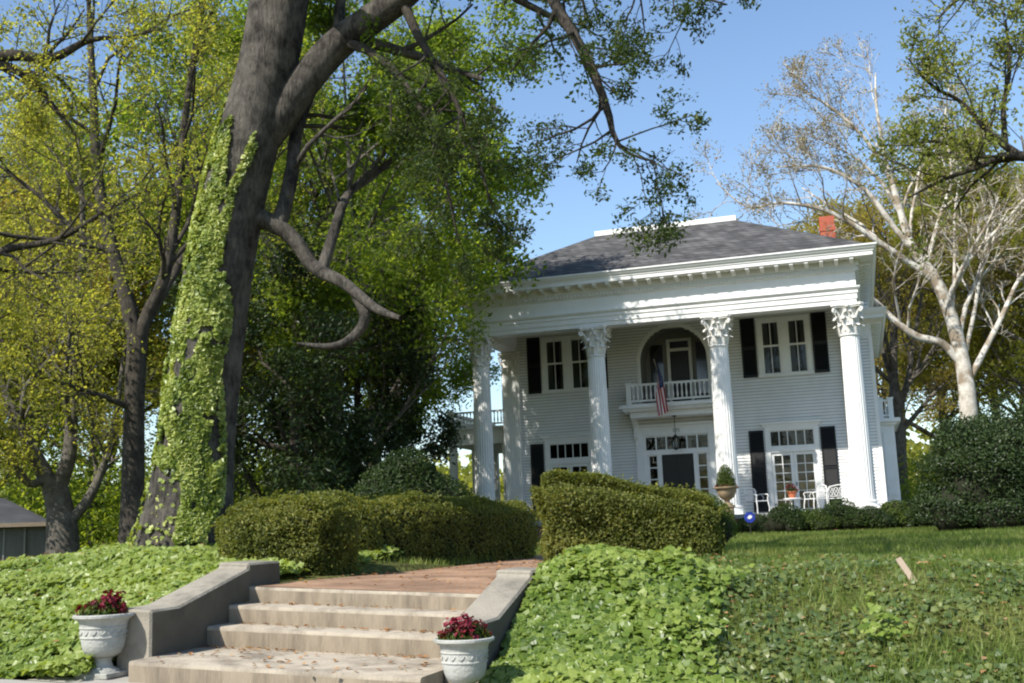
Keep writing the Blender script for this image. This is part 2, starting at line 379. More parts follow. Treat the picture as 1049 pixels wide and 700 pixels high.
def terrain():
    xs = np.unique(np.concatenate([np.arange(-8, 26, 0.16), np.linspace(-700, -8, 40), np.linspace(26, 700, 40)]))
    ys = np.unique(np.concatenate([np.arange(-33.2, -18, 0.16), np.arange(-18, 16, 0.8), np.linspace(16, 900, 40), np.linspace(-120, -33.2, 12)]))
    X, Y = np.meshgrid(xs, ys); Z = ground(X, Y)
    cut = (X > SX0-0.25) & (X < SX1+0.25) & (Y > -31.3) & (Y < SY-0.05)
    Z = np.where(cut, np.minimum(Z, -1.75), Z)
    cut2 = (X > SX0) & (X < SX1) & (Y >= SY-0.05) & (Y < -19)
    Z = np.where(cut2, np.minimum(Z, -0.84-0.05*np.clip(X-8.7, -2, 2)*np.exp(-((Y+29)/3)**2)), Z)
    n, mm = X.shape
    V = np.stack([X, Y, Z], -1).reshape(-1, 3)
    i = np.arange(n*mm).reshape(n, mm)
    Fq = np.stack([i[:-1, :-1], i[:-1, 1:], i[1:, 1:], i[1:, :-1]], -1).reshape(-1, 4)
    m, nn, l, b = nodes_of("lawn_soil")
    tc = nn.new("ShaderNodeTexCoord")
    n1 = nn.new("ShaderNodeTexNoise"); n1.inputs["Scale"].default_value = 0.9; n1.inputs["Detail"].default_value = 8
    n2 = nn.new("ShaderNodeTexNoise"); n2.inputs["Scale"].default_value = 14; n2.inputs["Detail"].default_value = 8
    l.new(tc.outputs["Object"], n1.inputs["Vector"]); l.new(tc.outputs["Object"], n2.inputs["Vector"])
    c1 = nn.new("ShaderNodeValToRGB"); e = c1.color_ramp.elements
    e[0].position = 0.35; e[0].color = (0.06, 0.09, 0.022, 1); e[1].position = 0.65; e[1].color = (0.13, 0.14, 0.05, 1)
    l.new(n1.outputs[0], c1.inputs[0])
    c2 = nn.new("ShaderNodeValToRGB"); e = c2.color_ramp.elements
    e[0].position = 0.4; e[0].color = (0.45, 0.4, 0.35, 1); e[1].position = 0.65; e[1].color = (1.2, 1.15, 1, 1)
    l.new(n2.outputs[0], c2.inputs[0])
    mx = nn.new("ShaderNodeMix"); mx.data_type = 'RGBA'; mx.blend_type = 'MULTIPLY'; mx.inputs[0].default_value = 1
    l.new(c1.outputs[0], mx.inputs[6]); l.new(c2.outputs[0], mx.inputs[7]); l.new(mx.outputs[2], b.inputs["Base Color"])
    b.inputs["Roughness"].default_value = 0.95; b.inputs["Specular IOR Level"].default_value = 0.1
    bp = nn.new("ShaderNodeBump"); bp.inputs["Strength"].default_value = 0.8; bp.inputs["Distance"].default_value = 0.05
    l.new(n2.outputs[0], bp.inputs["Height"]); l.new(bp.outputs[0], b.inputs["Normal"])
    o = link("ground", big_mesh("ground", V, [Fq], m, True)); tag(o, kind="structure", label="grassy front yard rising from the street to the house")
    # sidewalk and street (just below the frame)
    def sheet(name, y0, y1, dz, mat, x0=-40, x1=60):
        xs = np.arange(x0, x1+0.1, 0.5); V = []; F = []
        for k, x in enumerate(xs):
            for y in (y0, y1): V.append((x, y, -1.42-0.05*np.clip(x-8.7, -9, 9)+dz))
            if k: F.append((2*k-2, 2*k, 2*k+1, 2*k-1))
        o = link(name, big_mesh(name, np.array(V), [np.array(F)], mat)); tag(o, kind="structure"); return o
    tag(sheet("sidewalk", -33.0, -31.15, 0.02, M_walk), label="concrete sidewalk at the foot of the steps")
    tag(sheet("step_apron", -31.15, -30.35, 0.024, M_walk, 6.6, 10.8), label="concrete apron between the sidewalk and the lowest step")
    tag(sheet("street", -60, -33.6, -0.1, M_asphalt), label="asphalt street in front of the yard")
terrain()

# ------------------------------------------------------------------ leaf and branch machinery
def unit(v): return v/np.maximum(np.linalg.norm(v, axis=-1, keepdims=True), 1e-9)

def leaf_mesh(name, P, size, mat, R, aspect=0.55, normals=None, nspread=1.0, clump=None, shape='diamond', sizevar=0.35, origin=(0,0,0), rbase=None):
    """one mesh of many separate little leaves at the points P"""
    N = len(P)
    n = R.normal(size=(N, 3))
    if normals is not None: n = unit(normals) + unit(n)*nspread
    n = unit(n)
    t = unit(np.cross(n, R.normal(size=(N, 3)))); b = np.cross(n, t)
    L = (size*(1+sizevar*(R.random(N)*2-1)))[:, None]; W = L*aspect
    P = P-np.array(origin)
    if shape == 'diamond':
        fold = n*L*0.12
        V = np.stack([P-t*L*0.5, P-b*W*0.5+fold, P+t*L*0.5, P+b*W*0.5+fold], 1).reshape(-1, 3)
        F = np.arange(N*4).reshape(N, 4)
    elif shape == 'ivy':
        uv = [(-0.45, 0), (-0.35, -0.42), (0.0, -0.35), (0.12, -0.48), (0.5, 0.0), (0.12, 0.48), (0.0, 0.35), (-0.35, 0.42)]
        V = np.stack([P+t*L*u+b*L*v+n*L*(0.22*abs(v)-0.1*(u > 0.3)) for u, v in uv], 1).reshape(-1, 3)
        F = np.arange(N*8).reshape(N, 8)
    elif shape == 'blade':
        V = np.stack([P-t*W*0.5, P+t*W*0.5, P+n*L+b*0], 1).reshape(-1, 3)
        F = np.arange(N*3).reshape(N, 3)
    r = R.random(N) if rbase is None else np.clip(rbase+R.normal(size=N)*0.22, 0, 1)
    return big_mesh(name, V, [F], mat, False, r)

def batch_tubes(P, Rr, k):
    """P (B,n,3), Rr (B,n) -> V, F"""
    B, n, _ = P.shape
    t = np.empty_like(P); t[:, 1:-1] = P[:, 2:]-P[:, :-2]; t[:, 0] = P[:, 1]-P[:, 0]; t[:, -1] = P[:, -1]-P[:, -2]
    t = unit(t)
    m = unit(P[:, -1]-P[:, 0]); ref = np.where(np.abs(m[:, 2:3]) < 0.8, np.array([[0, 0, 1.0]]), np.array([[1.0, 0, 0]]))
    u = unit(np.cross(t, ref[:, None, :])); v = np.cross(t, u)
    a = np.arange(k)*2*np.pi/k
    V = P[:, :, None, :] + (u[:, :, None, :]*np.cos(a)[None, None, :, None] + v[:, :, None, :]*np.sin(a)[None, None, :, None])*Rr[:, :, None, None]
    idx = np.arange(B*n*k).reshape(B, n, k); nx = np.roll(idx, -1, 2)
    F = np.stack([idx[:, :-1], nx[:, :-1], nx[:, 1:], idx[:, 1:]], -1).reshape(-1, 4)
    return V.reshape(-1, 3), F

def resample(pts, rad, n):
    pts = np.asarray(pts, float); rad = np.asarray(rad, float)
    m = len(pts); s = np.linspace(0, m-1, n)
    out = np.zeros((n, 3)); i = np.clip(np.floor(s).astype(int), 0, m-2); u = (s-i)[:, None]
    p0 = pts[np.maximum(i-1, 0)]; p1 = pts[i]; p2 = pts[i+1]; p3 = pts[np.minimum(i+2, m-1)]
    out = 0.5*((2*p1)+(-p0+p2)*u+(2*p0-5*p1+4*p2-p3)*u**2+(-p0+3*p1-3*p2+p3)*u**3)
    return out, np.interp(s, np.arange(m), rad)

def grow(parents, prad, levels, R, updraft=0.1):
    """parents (B,n,3) polylines; levels: dicts(n, ang, ratio, s0, rr, up, wig, lmax); returns [(P,Rr)...] per level"""
    out = []
    P, Rr = parents, prad
    for lv in levels:
        B, n, _ = P.shape; c = lv['n']
        seg = np.linalg.norm(np.diff(P, axis=1), axis=2).sum(1)
        s = lv.get('s0', 0.3)+(1-lv.get('s0', 0.3))*((np.arange(c)+R.random((B, c)))/c)
        x = s*(n-1); i = np.clip(np.floor(x).astype(int), 0, n-2); u = x-i
        bi = np.arange(B)[:, None]
        base = P[bi, i]*(1-u[..., None]) + P[bi, i+1]*u[..., None]
        tan = unit(P[bi, i+1]-P[bi, i])
        r0 = (Rr[bi, i]*(1-u)+Rr[bi, i+1]*u)*lv.get('rr', 0.6)
        az = unit(np.cross(tan, R.normal(size=(B, c, 3))))
        ang = np.radians(lv['ang']*(0.7+0.6*R.random((B, c))))[..., None]
        d = unit(tan*np.cos(ang)+az*np.sin(ang)+np.array([0, 0, lv.get('up', 0.1)]))
        L = seg[:, None]*lv['ratio']*(1.15-0.65*s)*(0.7+0.6*R.random((B, c)))
        L = np.minimum(L, lv.get('lmax', 99))
        m = lv.get('m', 5)
        pts = np.zeros((B*c, m, 3)); pts[:, 0] = base.reshape(-1, 3); dd = d.reshape(-1, 3); LL = L.reshape(-1)
        for k in range(1, m):
            dd = unit(dd+R.normal(size=dd.shape)*lv.get('wig', 0.18)+np.array([0, 0, lv.get('curve', 0.05)]))
            pts[:, k] = pts[:, k-1]+dd*(LL/(m-1))[:, None]
        rr = r0.reshape(-1)[:, None]*np.linspace(1, lv.get('tip', 0.35), m)[None, :]
        rr = np.maximum(rr, lv.get('rmin', 0.004))
        out.append((pts, rr)); P, Rr = pts, rr
    return out

def tree(name, loc, label, cat, limbs, levels, R, bark, leaf=None, group=None, k0=12, ks=(7, 5, 4, 3), extra=None, keep=None, trunk_name="trunk", keeptwig=None):
    """limbs: list of (points, radii); grow twigs, put leaves on them; thing > trunk, crown"""
    root = empty(name, loc, label, cat, group)
    loc = np.array(loc, float)
    V = []; F = []; off = 0
    def push(v, f):
        nonlocal off
        V.append(v-loc); F.append(f+off); off += len(v)
    mains = []; mr = []
    for j, lb in enumerate(limbs):
        P, r = resample(lb[0], lb[1], 14)
        if len(lb) < 3 or lb[2] != 'nogrow': mains.append(P); mr.append(r)
        P2, r2 = resample(lb[0], lb[1], 30)
        if max(lb[1]) > 0.12:
            wob = 1+0.10*(vnoise(np.arange(30)*0.45+j*3, np.full(30, j*1.7))-0.5)
            r2 = r2*wob
        v, f = batch_tubes(P2[None], r2[None], k0 if max(lb[1]) > 0.1 else 8); push(v, f)
    lvl = grow(np.array(mains), np.array(mr), levels, R)
    for q, (P, r) in enumerate(lvl):
        if keeptwig is not None:
            ok = keeptwig(P[:, -1]); P = P[ok]; r = r[ok]; 
            if q == len(lvl)-1: lvl[q] = (P, r)
        if len(P): v, f = batch_tubes(P, r, ks[min(q, len(ks)-1)]); push(v, f)
    me = big_mesh(trunk_name, np.concatenate(V), [np.concatenate(F)], bark, True)
    link(trunk_name, me, root)
    if leaf:
        P, r = lvl[-1]
        c = leaf['per']; B, m, _ = P.shape
        s = (0.25+0.75*R.random((B, c)))*(m-1); i = np.clip(np.floor(s).astype(int), 0, m-2); u = (s-i)[..., None]; bi = np.arange(B)[:, None]
        pts = (P[bi, i]*(1-u)+P[bi, i+1]*u) + R.normal(size=(B, c, 3))*leaf['spread']
        rb = np.repeat(R.random(B), c)*0.6+0.2
        pts = pts.reshape(-1, 3)
        ok = np.ones(len(pts), bool)
        if leaf.get('gaps'): ok &= vnoise3(pts, leaf.get('gs', 0.7)) > leaf['gaps']
        if keep is not None: ok &= keep(pts)
        pts = pts[ok]; rb = rb[ok]
        nrm = np.tile(np.array([[0, 0, 1.0]]), (len(pts), 1))
        me = leaf_mesh("crown", pts, leaf['size'], leaf['mat'], R, leaf.get('aspect', 0.55), nrm, leaf.get('ns', 1.6), origin=loc, rbase=rb)
        link("crown", me, root)
    return root

def auto_limbs(base, h, spread, n, R, r0=0.25, fork=0.35, lean=(0, 0), flare=1.35, up=0.9):
    base = np.array(base, float); top = base+np.array([lean[0], lean[1], h*0.92])
    mid = base+(top-base)*fork+np.array([R.normal()*0.15, R.normal()*0.15, 0])
    tr = [base-np.array([0, 0, 0.3]), base+(mid-base)*0.12, mid, base+(top-base)*0.65+R.normal(size=3)*0.3, top]
    L = [(tr, [r0*flare, r0, r0*0.85, r0*0.5, r0*0.15])]
    for k in range(n):
        s = fork*0.9+(0.85-fork)*k/max(1, n-1)
        p = base+(top-base)*s
        a = 2*math.pi*(k*0.618+R.random()*0.25)
        ln = spread*(1.05-0.45*abs(s-0.5))*(0.8+0.4*R.random())
        d = np.array([math.cos(a), math.sin(a), 0])
        rr = r0*(0.62-0.4*s)
        L.append(([p, p+d*ln*0.35+np.array([0, 0, ln*0.25*up]), p+d*ln*0.7+np.array([0, 0, ln*0.5*up]), p+d*ln+np.array([0, 0, ln*0.62*up])], [rr, rr*0.8, rr*0.5, rr*0.2]))
    return L

# ------------------------------------------------------------------ the house
def build_house():
    D = 3.83
    O = np.array([6.6, D, -0.65])
    H = empty("mansion", O, "white two-storey clapboard mansion with four tall Corinthian columns and a grey hip roof", "house")
    def B(mb, name, mats, parent=H, **k): return mb.build(name, mats, parent, origin=O, **k)

    # --- clapboard walls with real laps
    def clap(mb, plane, c, a0, a1, z0, z1, holes=(), out=-1, pitch=0.118):
        z = z0
        while z < z1-1e-4:
            zt = min(z+pitch, z1); zm = (z+zt)/2; iv = [(a0, a1)]
            for h in holes:
                if h[0] == 'arch':
                    _, cx, r, zs, zb = h
                    if zm < zb or zm > zs+r: continue
                    hw = r if zm <= zs else math.sqrt(max(0, r*r-(zm-zs)**2))
                    hx = (cx-hw, cx+hw)
                else:
                    if zm < h[2] or zm > h[3]: continue
                    hx = (h[0], h[1])
                nv = []
                for p, q in iv:
                    if hx[0] > p: nv.append((p, min(q, hx[0])))
                    if hx[1] < q: nv.append((max(p, hx[1]), q))
                iv = [(p, q) for p, q in nv if q-p > 0.01]
            for p, q in iv:
                o0, o1 = c+out*0.034, c+out*0.002
                if plane == 'y':
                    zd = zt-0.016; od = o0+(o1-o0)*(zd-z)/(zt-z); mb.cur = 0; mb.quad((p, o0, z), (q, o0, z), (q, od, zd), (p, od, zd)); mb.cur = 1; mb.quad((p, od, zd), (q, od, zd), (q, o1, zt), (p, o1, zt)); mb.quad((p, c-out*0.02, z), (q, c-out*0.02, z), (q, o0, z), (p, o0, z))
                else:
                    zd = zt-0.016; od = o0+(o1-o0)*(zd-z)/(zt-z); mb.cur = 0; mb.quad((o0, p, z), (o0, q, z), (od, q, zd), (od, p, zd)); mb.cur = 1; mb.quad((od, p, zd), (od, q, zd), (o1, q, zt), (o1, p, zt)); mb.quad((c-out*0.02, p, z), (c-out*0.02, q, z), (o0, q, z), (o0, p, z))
            z = zt
    UP = [(1.30, 3.38, 5.18, 7.35), (9.83, 11.80, 5.18, 7.35)]
    FR = [(1.28, 3.22, 0.02, 3.2), (9.86, 11.80, 0.02, 3.2)]
    holes = UP+FR+[('arch', 6.6, 1.30, 6.05, 4.28), (5.2, 7.85, 0.0, 3.2)]
    mb = MB(); clap(mb, 'y', D, -0.42, 13.95, -0.6, 7.7, holes); B(mb, "front_wall", [M_white, M_lapshade])
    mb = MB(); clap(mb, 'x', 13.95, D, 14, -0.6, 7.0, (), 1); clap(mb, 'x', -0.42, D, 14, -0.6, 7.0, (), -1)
    mb.quad((-0.42, 14, -0.6), (13.95, 14, -0.6), (13.95, 14, 7.7), (-0.42, 14, 7.7)); B(mb, "side_wall", [M_white, M_lapshade])
    mb = MB().box(-0.44, 13.93, D+0.05, 13.98, -0.75, -0.605); B(mb, "foundation", M_found)
    mb = MB().box(13.86, 13.99, D-0.035, D+0.1, -0.6, 6.32); B(mb, "corner_board", M_trim)

    # --- porch floor, steps, ceiling
    mb = MB().box(-0.7, 13.9, -0.95, D-0.03, -0.14, 0.0); pf = B(mb, "porch_floor", paint("grey_porch_paint", (0.38, 0.38, 0.36), 0.5))
    mb = MB().box(-0.6, 13.8, -0.85, D-0.05, -0.9, -0.143); B(mb, "porch_base", M_found, pf)
    for k in range(3): B(MB().box(4.9, 8.3, -0.95-0.34*(k+1), -0.955-0.34*k, -0.95, -0.16*(k+1)), "porch_step", M_concrete, pf)
    mb = MB().box(-0.0, 13.2, 0.3, D-0.03, 7.62, 7.66); B(mb, "porch_ceiling", paint("ceiling_paint", (0.78, 0.78, 0.74), 0.6, 0.04, 3, 0))

    # --- entablature swept round the whole roof
    X0, X1, Y0, Y1 = -0.32, 13.52, -0.32, 14.0
    def sweep(mb, prof):
        vs = []
        for o, z in prof: vs += [(X0-o, Y0-o, z), (X1+o, Y0-o, z), (X1+o, Y1+o, z), (X0-o, Y1+o, z)]
        fs = []
        for i in range(len(prof)-1):
            for j in range(4): fs.append((i*4+j, i*4+(j+1) % 4, (i+1)*4+(j+1) % 4, (i+1)*4+j))
        mb.add(vs, fs)
    mb = MB(); sweep(mb, [(-0.02, 6.872), (0, 6.872), (0, 7.03), (0.035, 7.03), (0.035, 7.22), (0.07, 7.22), (0.07, 7.32), (0.10, 7.34), (0.15, 7.40), (0.15, 7.44), (0.03, 7.455)])
    # beam soffit and inner faces
    for (a, b, c, d) in [(X0+0.02, X1-0.02, Y0+0.02, 0.30), (X0+0.02, 0.30, 0.304, D-0.03), (12.9, X1-0.02, 0.304, D-0.03)]:
        mb.box(a, b, c, d, 6.874, 7.618)
    B(mb, "architrave", M_trim)
    mb = MB(); sweep(mb, [(0.03, 7.455), (0.03, 7.93), (0.06, 7.94), (0.06, 7.98)]); B(mb, "frieze", M_trim)
    mb = MB(); sweep(mb, [(0.06, 7.98), (0.09, 7.985), (0.09, 8.11), (0.17, 8.12), (0.17, 8.335), (0.64, 8.34), (0.64, 8.47), (0.67, 8.48), (0.67, 8.51), (0.72, 8.56), (0.77, 8.64), (0.79, 8.65), (0.79, 8.70), (0.70, 8.705), (0.55, 8.70)])
    co = B(mb, "cornice", M_trim)
    def comb(a0, a1, step, w, zb, zt):
        pts = [(a0, zt)]; x = a0
        while x < a1-step: pts += [(x, zb), (x+w, zb), (x+w, zt-0.03), (x+step, zt-0.03)]; x += step
        return pts+[(x, zt)]
    mb = MB().prism(comb(X0-0.10, X1+0.10, 0.135, 0.075, 7.985, 8.108), 'y', Y0-0.155, Y0-0.092)
    mb.prism(comb(Y0-0.08, Y1, 0.135, 0.075, 7.985, 8.108), 'x', X1+0.092, X1+0.155); mb.prism(comb(Y0-0.08, Y1, 0.135, 0.075, 7.985, 8.108), 'x', X0-0.155, X0-0.092)
    B(mb, "dentil_band", M_trim, co)
    proto = MB().prism([(-0.60, 8.335), (-0.60, 8.27), (-0.52, 8.22), (-0.36, 8.24), (-0.26, 8.19), (-0.173, 8.17), (-0.173, 8.335)], 'x', -0.065, 0.065)
    first = None
    for k in range(29):
        x = X0+0.05+(X1-X0-0.1)*k/28
        if first is None:
            first = proto.build("modillion", M_trim, co, origin=(0, 0, 0)); o = first
        else: o = first.copy(); COL.objects.link(o)
        o.location = (x-O[0], Y0-O[1], -O[2])
    for k in range(1, 26):
        for sgn, xx in ((1, X1), (-1, X0)):
            o = first.copy(); COL.objects.link(o); o.rotation_euler = (0, 0, math.pi/2*sgn)
            o.location = (xx-O[0], Y0+0.5*k-O[1], -O[2])
    # --- hip roof with flat deck
    e = 0.60; ex0, ex1, ey0, ey1 = X0-e, X1+e, Y0-e, Y1+e; z0, z1 = 8.702, 11.40
    dx0, dx1, dy0, dy1 = 3.85, 9.25, 3.95, 9.75
    mb = MB(); 
    mb.add([(ex0, ey0, z0), (ex1, ey0, z0), (ex1, ey1, z0), (ex0, ey1, z0), (dx0, dy0, z1), (dx1, dy0, z1), (dx1, dy1, z1), (dx0, dy1, z1)],
           [(0, 1, 5, 4), (1, 2, 6, 5), (2, 3, 7, 6), (3, 0, 4, 7), (4, 5, 6, 7)])
    rf = B(mb, "roof", M_roof)
    mb = MB().box(dx0-0.12, dx1+0.12, dy0-0.12, dy0+0.06, z1-0.06, z1+0.14).box(dx0-0.12, dx1+0.12, dy1-0.06, dy1+0.12, z1-0.06, z1+0.14)
    mb.box(dx0-0.12, dx0+0.06, dy0+0.064, dy1-0.064, z1-0.06, z1+0.138).box(dx1-0.06, dx1+0.12, dy0+0.064, dy1-0.064, z1-0.06, z1+0.138)
    B(mb, "roof_deck_curb", M_trim, rf)
    def chimney(x0, x1, y0, y1, zb, zt):
        mb = MB().box(x0, x1, y0, y1, zb, zt-0.62).box(x0-0.03, x1+0.03, y0-0.03, y1+0.03, zt-0.62, zt-0.50).box(x0, x1, y0, y1, zt-0.50, zt-0.0)
        mb.box(x0+0.12, x1-0.12, y0+0.12, y1-0.12, zt-0.1, zt+0.004)
        B(mb, "chimney", M_chimney, rf)
    chimney(12.42, 13.02, 7.2, 7.9, 9.0, 11.98)
    chimney(5.0, 5.8, 8.6, 9.3, 11.3, 12.66); chimney(8.2, 8.9, 8.6, 9.3, 11.3, 12.62)

    # --- columns
    zc = 5.86
    def column_parts():
        n = 24*6; prof = []
        for i in range(13):
            t = i/12; r = 0.365-0.055*t**1.6
            prof.append((r, 0.32+(zc-0.06-0.32)*t))
        vs = []
        for r, z in prof:
            for j in range(n):
                ph = (j % 6)/6.0; fl = 0.0 if ph < 0.17 else math.sin((ph-0.17)/0.83*math.pi)
                rr = r-0.022*fl; a = 2*math.pi*j/n; vs.append((rr*math.cos(a), rr*math.sin(a), z))
        fs = [(i*n+j, i*n+(j+1) % n, (i+1)*n+(j+1) % n, (i+1)*n+j) for i in range(12) for j in range(n)]
        sh = MB().add(vs, fs); sh.lathe([(0.32, zc-0.07), (0.345, zc-0.05), (0.345, zc-0.02), (0.31, zc)], 0, 0, 32)
        base = MB().box(-0.48, 0.48, -0.48, 0.48, 0.0, 0.10)
        base.lathe([(0.47, 0.10), (0.485, 0.13), (0.47, 0.17), (0.42, 0.18), (0.40, 0.21), (0.42, 0.24), (0.44, 0.26), (0.425, 0.29), (0.38, 0.30), (0.37, 0.325)], 0, 0, 40)
        cap = MB(); h = 1.0
        cap.lathe([(0.30, zc), (0.29, zc+0.25), (0.31, zc+0.5), (0.37, zc+0.72), (0.44, zc+0.84), (0.46, zc+0.87)], 0, 0, 32)
        def acanth(ang, z0, hh, r0, curl, w):
            ca, sa = math.cos(ang), math.sin(ang); S = 8; vs = []
            for i in range(S+1):
                t = i/S
                out = r0+0.02+0.06*t+(curl*((t-0.62)/0.38)**1.5 if t > 0.62 else 0)
                zz = z0+hh*(t if t < 0.86 else 0.86-(t-0.86)*1.3)
                ww = w*(0.55+0.65*math.sin(math.pi*min(1, t*0.92+0.08)))*(1.12 if i % 2 else 0.86)
                for q, bend in ((-1, 0.04), (-0.5, 0.0), (0, 0.035), (0.5, 0.0), (1, 0.04)):
                    rr = out-bend*0.8*abs(q)+(0.03 if q == 0 else 0); tt = q*ww
                    vs.append((rr*ca-tt*sa, rr*sa+tt*ca, zz))
            fs = [(i*5+j, i*5+j+1, (i+1)*5+j+1, (i+1)*5+j) for i in range(S) for j in range(4)]
            cap.add(vs, fs)
        for k in range(8): acanth(2*math.pi*k/8, zc+0.01, 0.36, 0.295, 0.13, 0.11)
        for k in range(8): acanth(2*math.pi*(k+0.5)/8, zc+0.08, 0.60, 0.30, 0.15, 0.10)
        for k in range(4):                       # corner volutes
            a = math.pi/4+k*math.pi/2; d = Vector((math.cos(a), math.sin(a), 0)); pts = []
            for i in range(7): 
                t = i/6; pts.append(d*(0.33+0.24*t**1.3)+Vector((0, 0, zc+0.42+0.42*t**0.8)))
            for i in range(1, 12):
                th = i*0.6; rr = 0.085*(1-i/14); c0 = d*0.60+Vector((0, 0, zc+0.765))
                pts.append(c0+d*(math.sin(th)*rr)+Vector((0, 0, math.cos(th)*rr)))
            cap.tube(pts, [0.05]*4+[0.045]*3+[0.04]*11, 6)
            b = math.pi/2*k; d2 = Vector((math.cos(b), math.sin(b), 0)); sd_ = Vector((-math.sin(b), math.cos(b), 0))
            for s_ in (-1, 1):
                pts = [d2*(0.34+0.07*i/4)+sd_*s_*(0.20-0.11*i/4)+Vector((0, 0, zc+0.5+0.3*i/4)) for i in range(5)]
                c0 = pts[-1]-Vector((0, 0, 0.05))+sd_*s_*0.0
                pts += [c0+sd_*s_*(-math.sin(i*0.8)*0.05*(1-i/8))+Vector((0, 0, math.cos(i*0.8)*0.05*(1-i/8)))+d2*0.02 for i in range(1, 6)]
                cap.tube(pts, 0.028, 5)
            cap.lathe([(0.0, zc+0.84), (0.06, zc+0.87), (0.08, zc+0.92), (0.06, zc+0.97), (0.0, zc+0.99)], 0.47*math.cos(b), 0.47*math.sin(b), 8)
        poly = []                                # concave abacus
        for k in range(4):
            a = math.pi/4+k*math.pi/2
            for da, r in ((-0.10, 0.80), (0.10, 0.80)): poly.append((r*math.cos(a+da), r*math.sin(a+da)))
            for q in range(1, 6):
                t = q/6; aa = a+0.10+(math.pi/2-0.20)*t; e0 = 0.80*math.cos(math.pi/4-0.10)/math.cos(aa-(a+math.pi/4))
                poly.append(((e0-0.10*math.sin(math.pi*t))*math.cos(aa), (e0-0.10*math.sin(math.pi*t))*math.sin(aa)))
        sc = 0.80
        cap.prism([(p[0]*sc, p[1]*sc) for p in poly], 'z', zc+0.88, zc+0.93).prism([(p[0]*0.86, p[1]*0.86) for p in poly], 'z', zc+0.932, zc+1.008)
        return sh, base, cap
    sh, base, cap = column_parts()
    c0 = sh.build("column", M_trim, H, origin=(0, 0, 0), smooth=True, angle=40); c0.location = tuple(-O)
    base.build("column_base", M_trim, c0, smooth=True, angle=35); cap.build("capital", M_capital, c0, smooth=True, angle=50)
    for k in range(1, 4):
        o = c0.copy(); COL.objects.link(o); o.parent = H; o.location = (4.4*k-O[0], -O[1], -O[2])
        for ch in list(c0.children): q = ch.copy(); COL.objects.link(q); q.parent = o
    # --- pilasters on the wall
    def pilaster(xc):
        w = 0.34; yb, yf = D-0.024, D-0.20
        poly = [(xc-w, yb)]
        for k in range(7):
            a = xc-w+0.05+k*(2*w-0.1)/7; b = a+(2*w-0.1)/7
            if k == 0: poly.append((xc-w, yf))
            poly += [(a+0.012, yf), (a+0.03, yf+0.025), (b-0.03, yf+0.025), (b-0.012, yf)]
        poly += [(xc+w, yf), (xc+w, yb)]
        mb = MB().prism(poly, 'z', 0.3, 5.95); p = B(mb, "pilaster", M_trim)
        B(MB().box(xc-w-0.06, xc+w+0.06, yf-0.06, yb, 0.0, 0.18).box(xc-w-0.03, xc+w+0.03, yf-0.03, yb, 0.183, 0.3), "pilaster_base", M_trim, p)
        mb = MB().box(xc-w, xc+w, yf+0.02, yb, 5.95, 6.75)
        for row, (zb, hh, n) in enumerate(((5.97, 0.34, 4), (6.1, 0.55, 3))):
            for k in range(n):
                cx = xc-w+2*w*(k+0.5)/n; S = 6; vs = []
                for i in range(S+1):
                    t = i/S; out = yf-0.01-(0.14*((t-0.6)/0.4)**1.5 if t > 0.6 else 0)
                    ww = 0.095*(0.6+0.6*math.sin(math.pi*min(1, t*0.9+0.1))); zz = zb+hh*(t if t < 0.86 else 0.86-(t-0.86))
                    vs += [(cx-ww, out+0.03, zz), (cx, out, zz), (cx+ww, out+0.03, zz)]
                mb.add(vs, [(i*3+j, i*3+j+1, i*3+j+4, i*3+j+3) for i in range(S) for j in range(2)])
        for s_ in (-1, 1):
            mb.tube([(xc+s_*(w+0.02), yf-0.05, 6.35), (xc+s_*(w+0.08), yf-0.09, 6.55), (xc+s_*(w+0.10), yf-0.10, 6.66), (xc+s_*(w+0.04), yf-0.1, 6.70), (xc+s_*(w+0.02), yf-0.1, 6.62)], 0.04, 6)
        mb.box(xc-w-0.12, xc+w+0.12, yf-0.14, yb, 6.752, 6.86)
        B(mb, "pilaster_capital", M_capital, p)
    pilaster(0.0); pilaster(13.2)

    # --- windows
    def louvres(mb, x0, x1, z0, z1, y):
        mb.box(x0, x0+0.06, y-0.045, y, z0, z1).box(x1-0.06, x1, y-0.045, y, z0, z1)
        zm = (z0+z1)/2
        for a, b in ((z0, z0+0.10), (zm-0.05, zm+0.05), (z1-0.08, z1)): mb.box(x0+0.06, x1-0.06, y-0.043, y-0.002, a, b)
        z = z0+0.11
        while z < z1-0.12:
            if not (zm-0.09 < z < zm+0.05): mb.quad((x0+0.06, y-0.036, z), (x1-0.06, y-0.036, z), (x1-0.06, y-0.008, z+0.055), (x0+0.06, y-0.008, z+0.055))
            z += 0.05
        mb.quad((x0+0.05, y-0.004, z0+0.02), (x1-0.05, y-0.004, z0+0.02), (x1-0.05, y-0.004, z1-0.02), (x0+0.05, y-0.004, z1-0.02))
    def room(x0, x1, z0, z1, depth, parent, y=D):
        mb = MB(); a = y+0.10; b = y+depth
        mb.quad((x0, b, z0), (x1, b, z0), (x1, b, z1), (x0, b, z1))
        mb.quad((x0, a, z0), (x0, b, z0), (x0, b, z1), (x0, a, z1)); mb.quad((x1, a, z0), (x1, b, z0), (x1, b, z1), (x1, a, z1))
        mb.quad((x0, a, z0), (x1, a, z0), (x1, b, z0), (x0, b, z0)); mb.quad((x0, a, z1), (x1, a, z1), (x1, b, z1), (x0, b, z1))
        B(mb, "interior", M_room, parent)
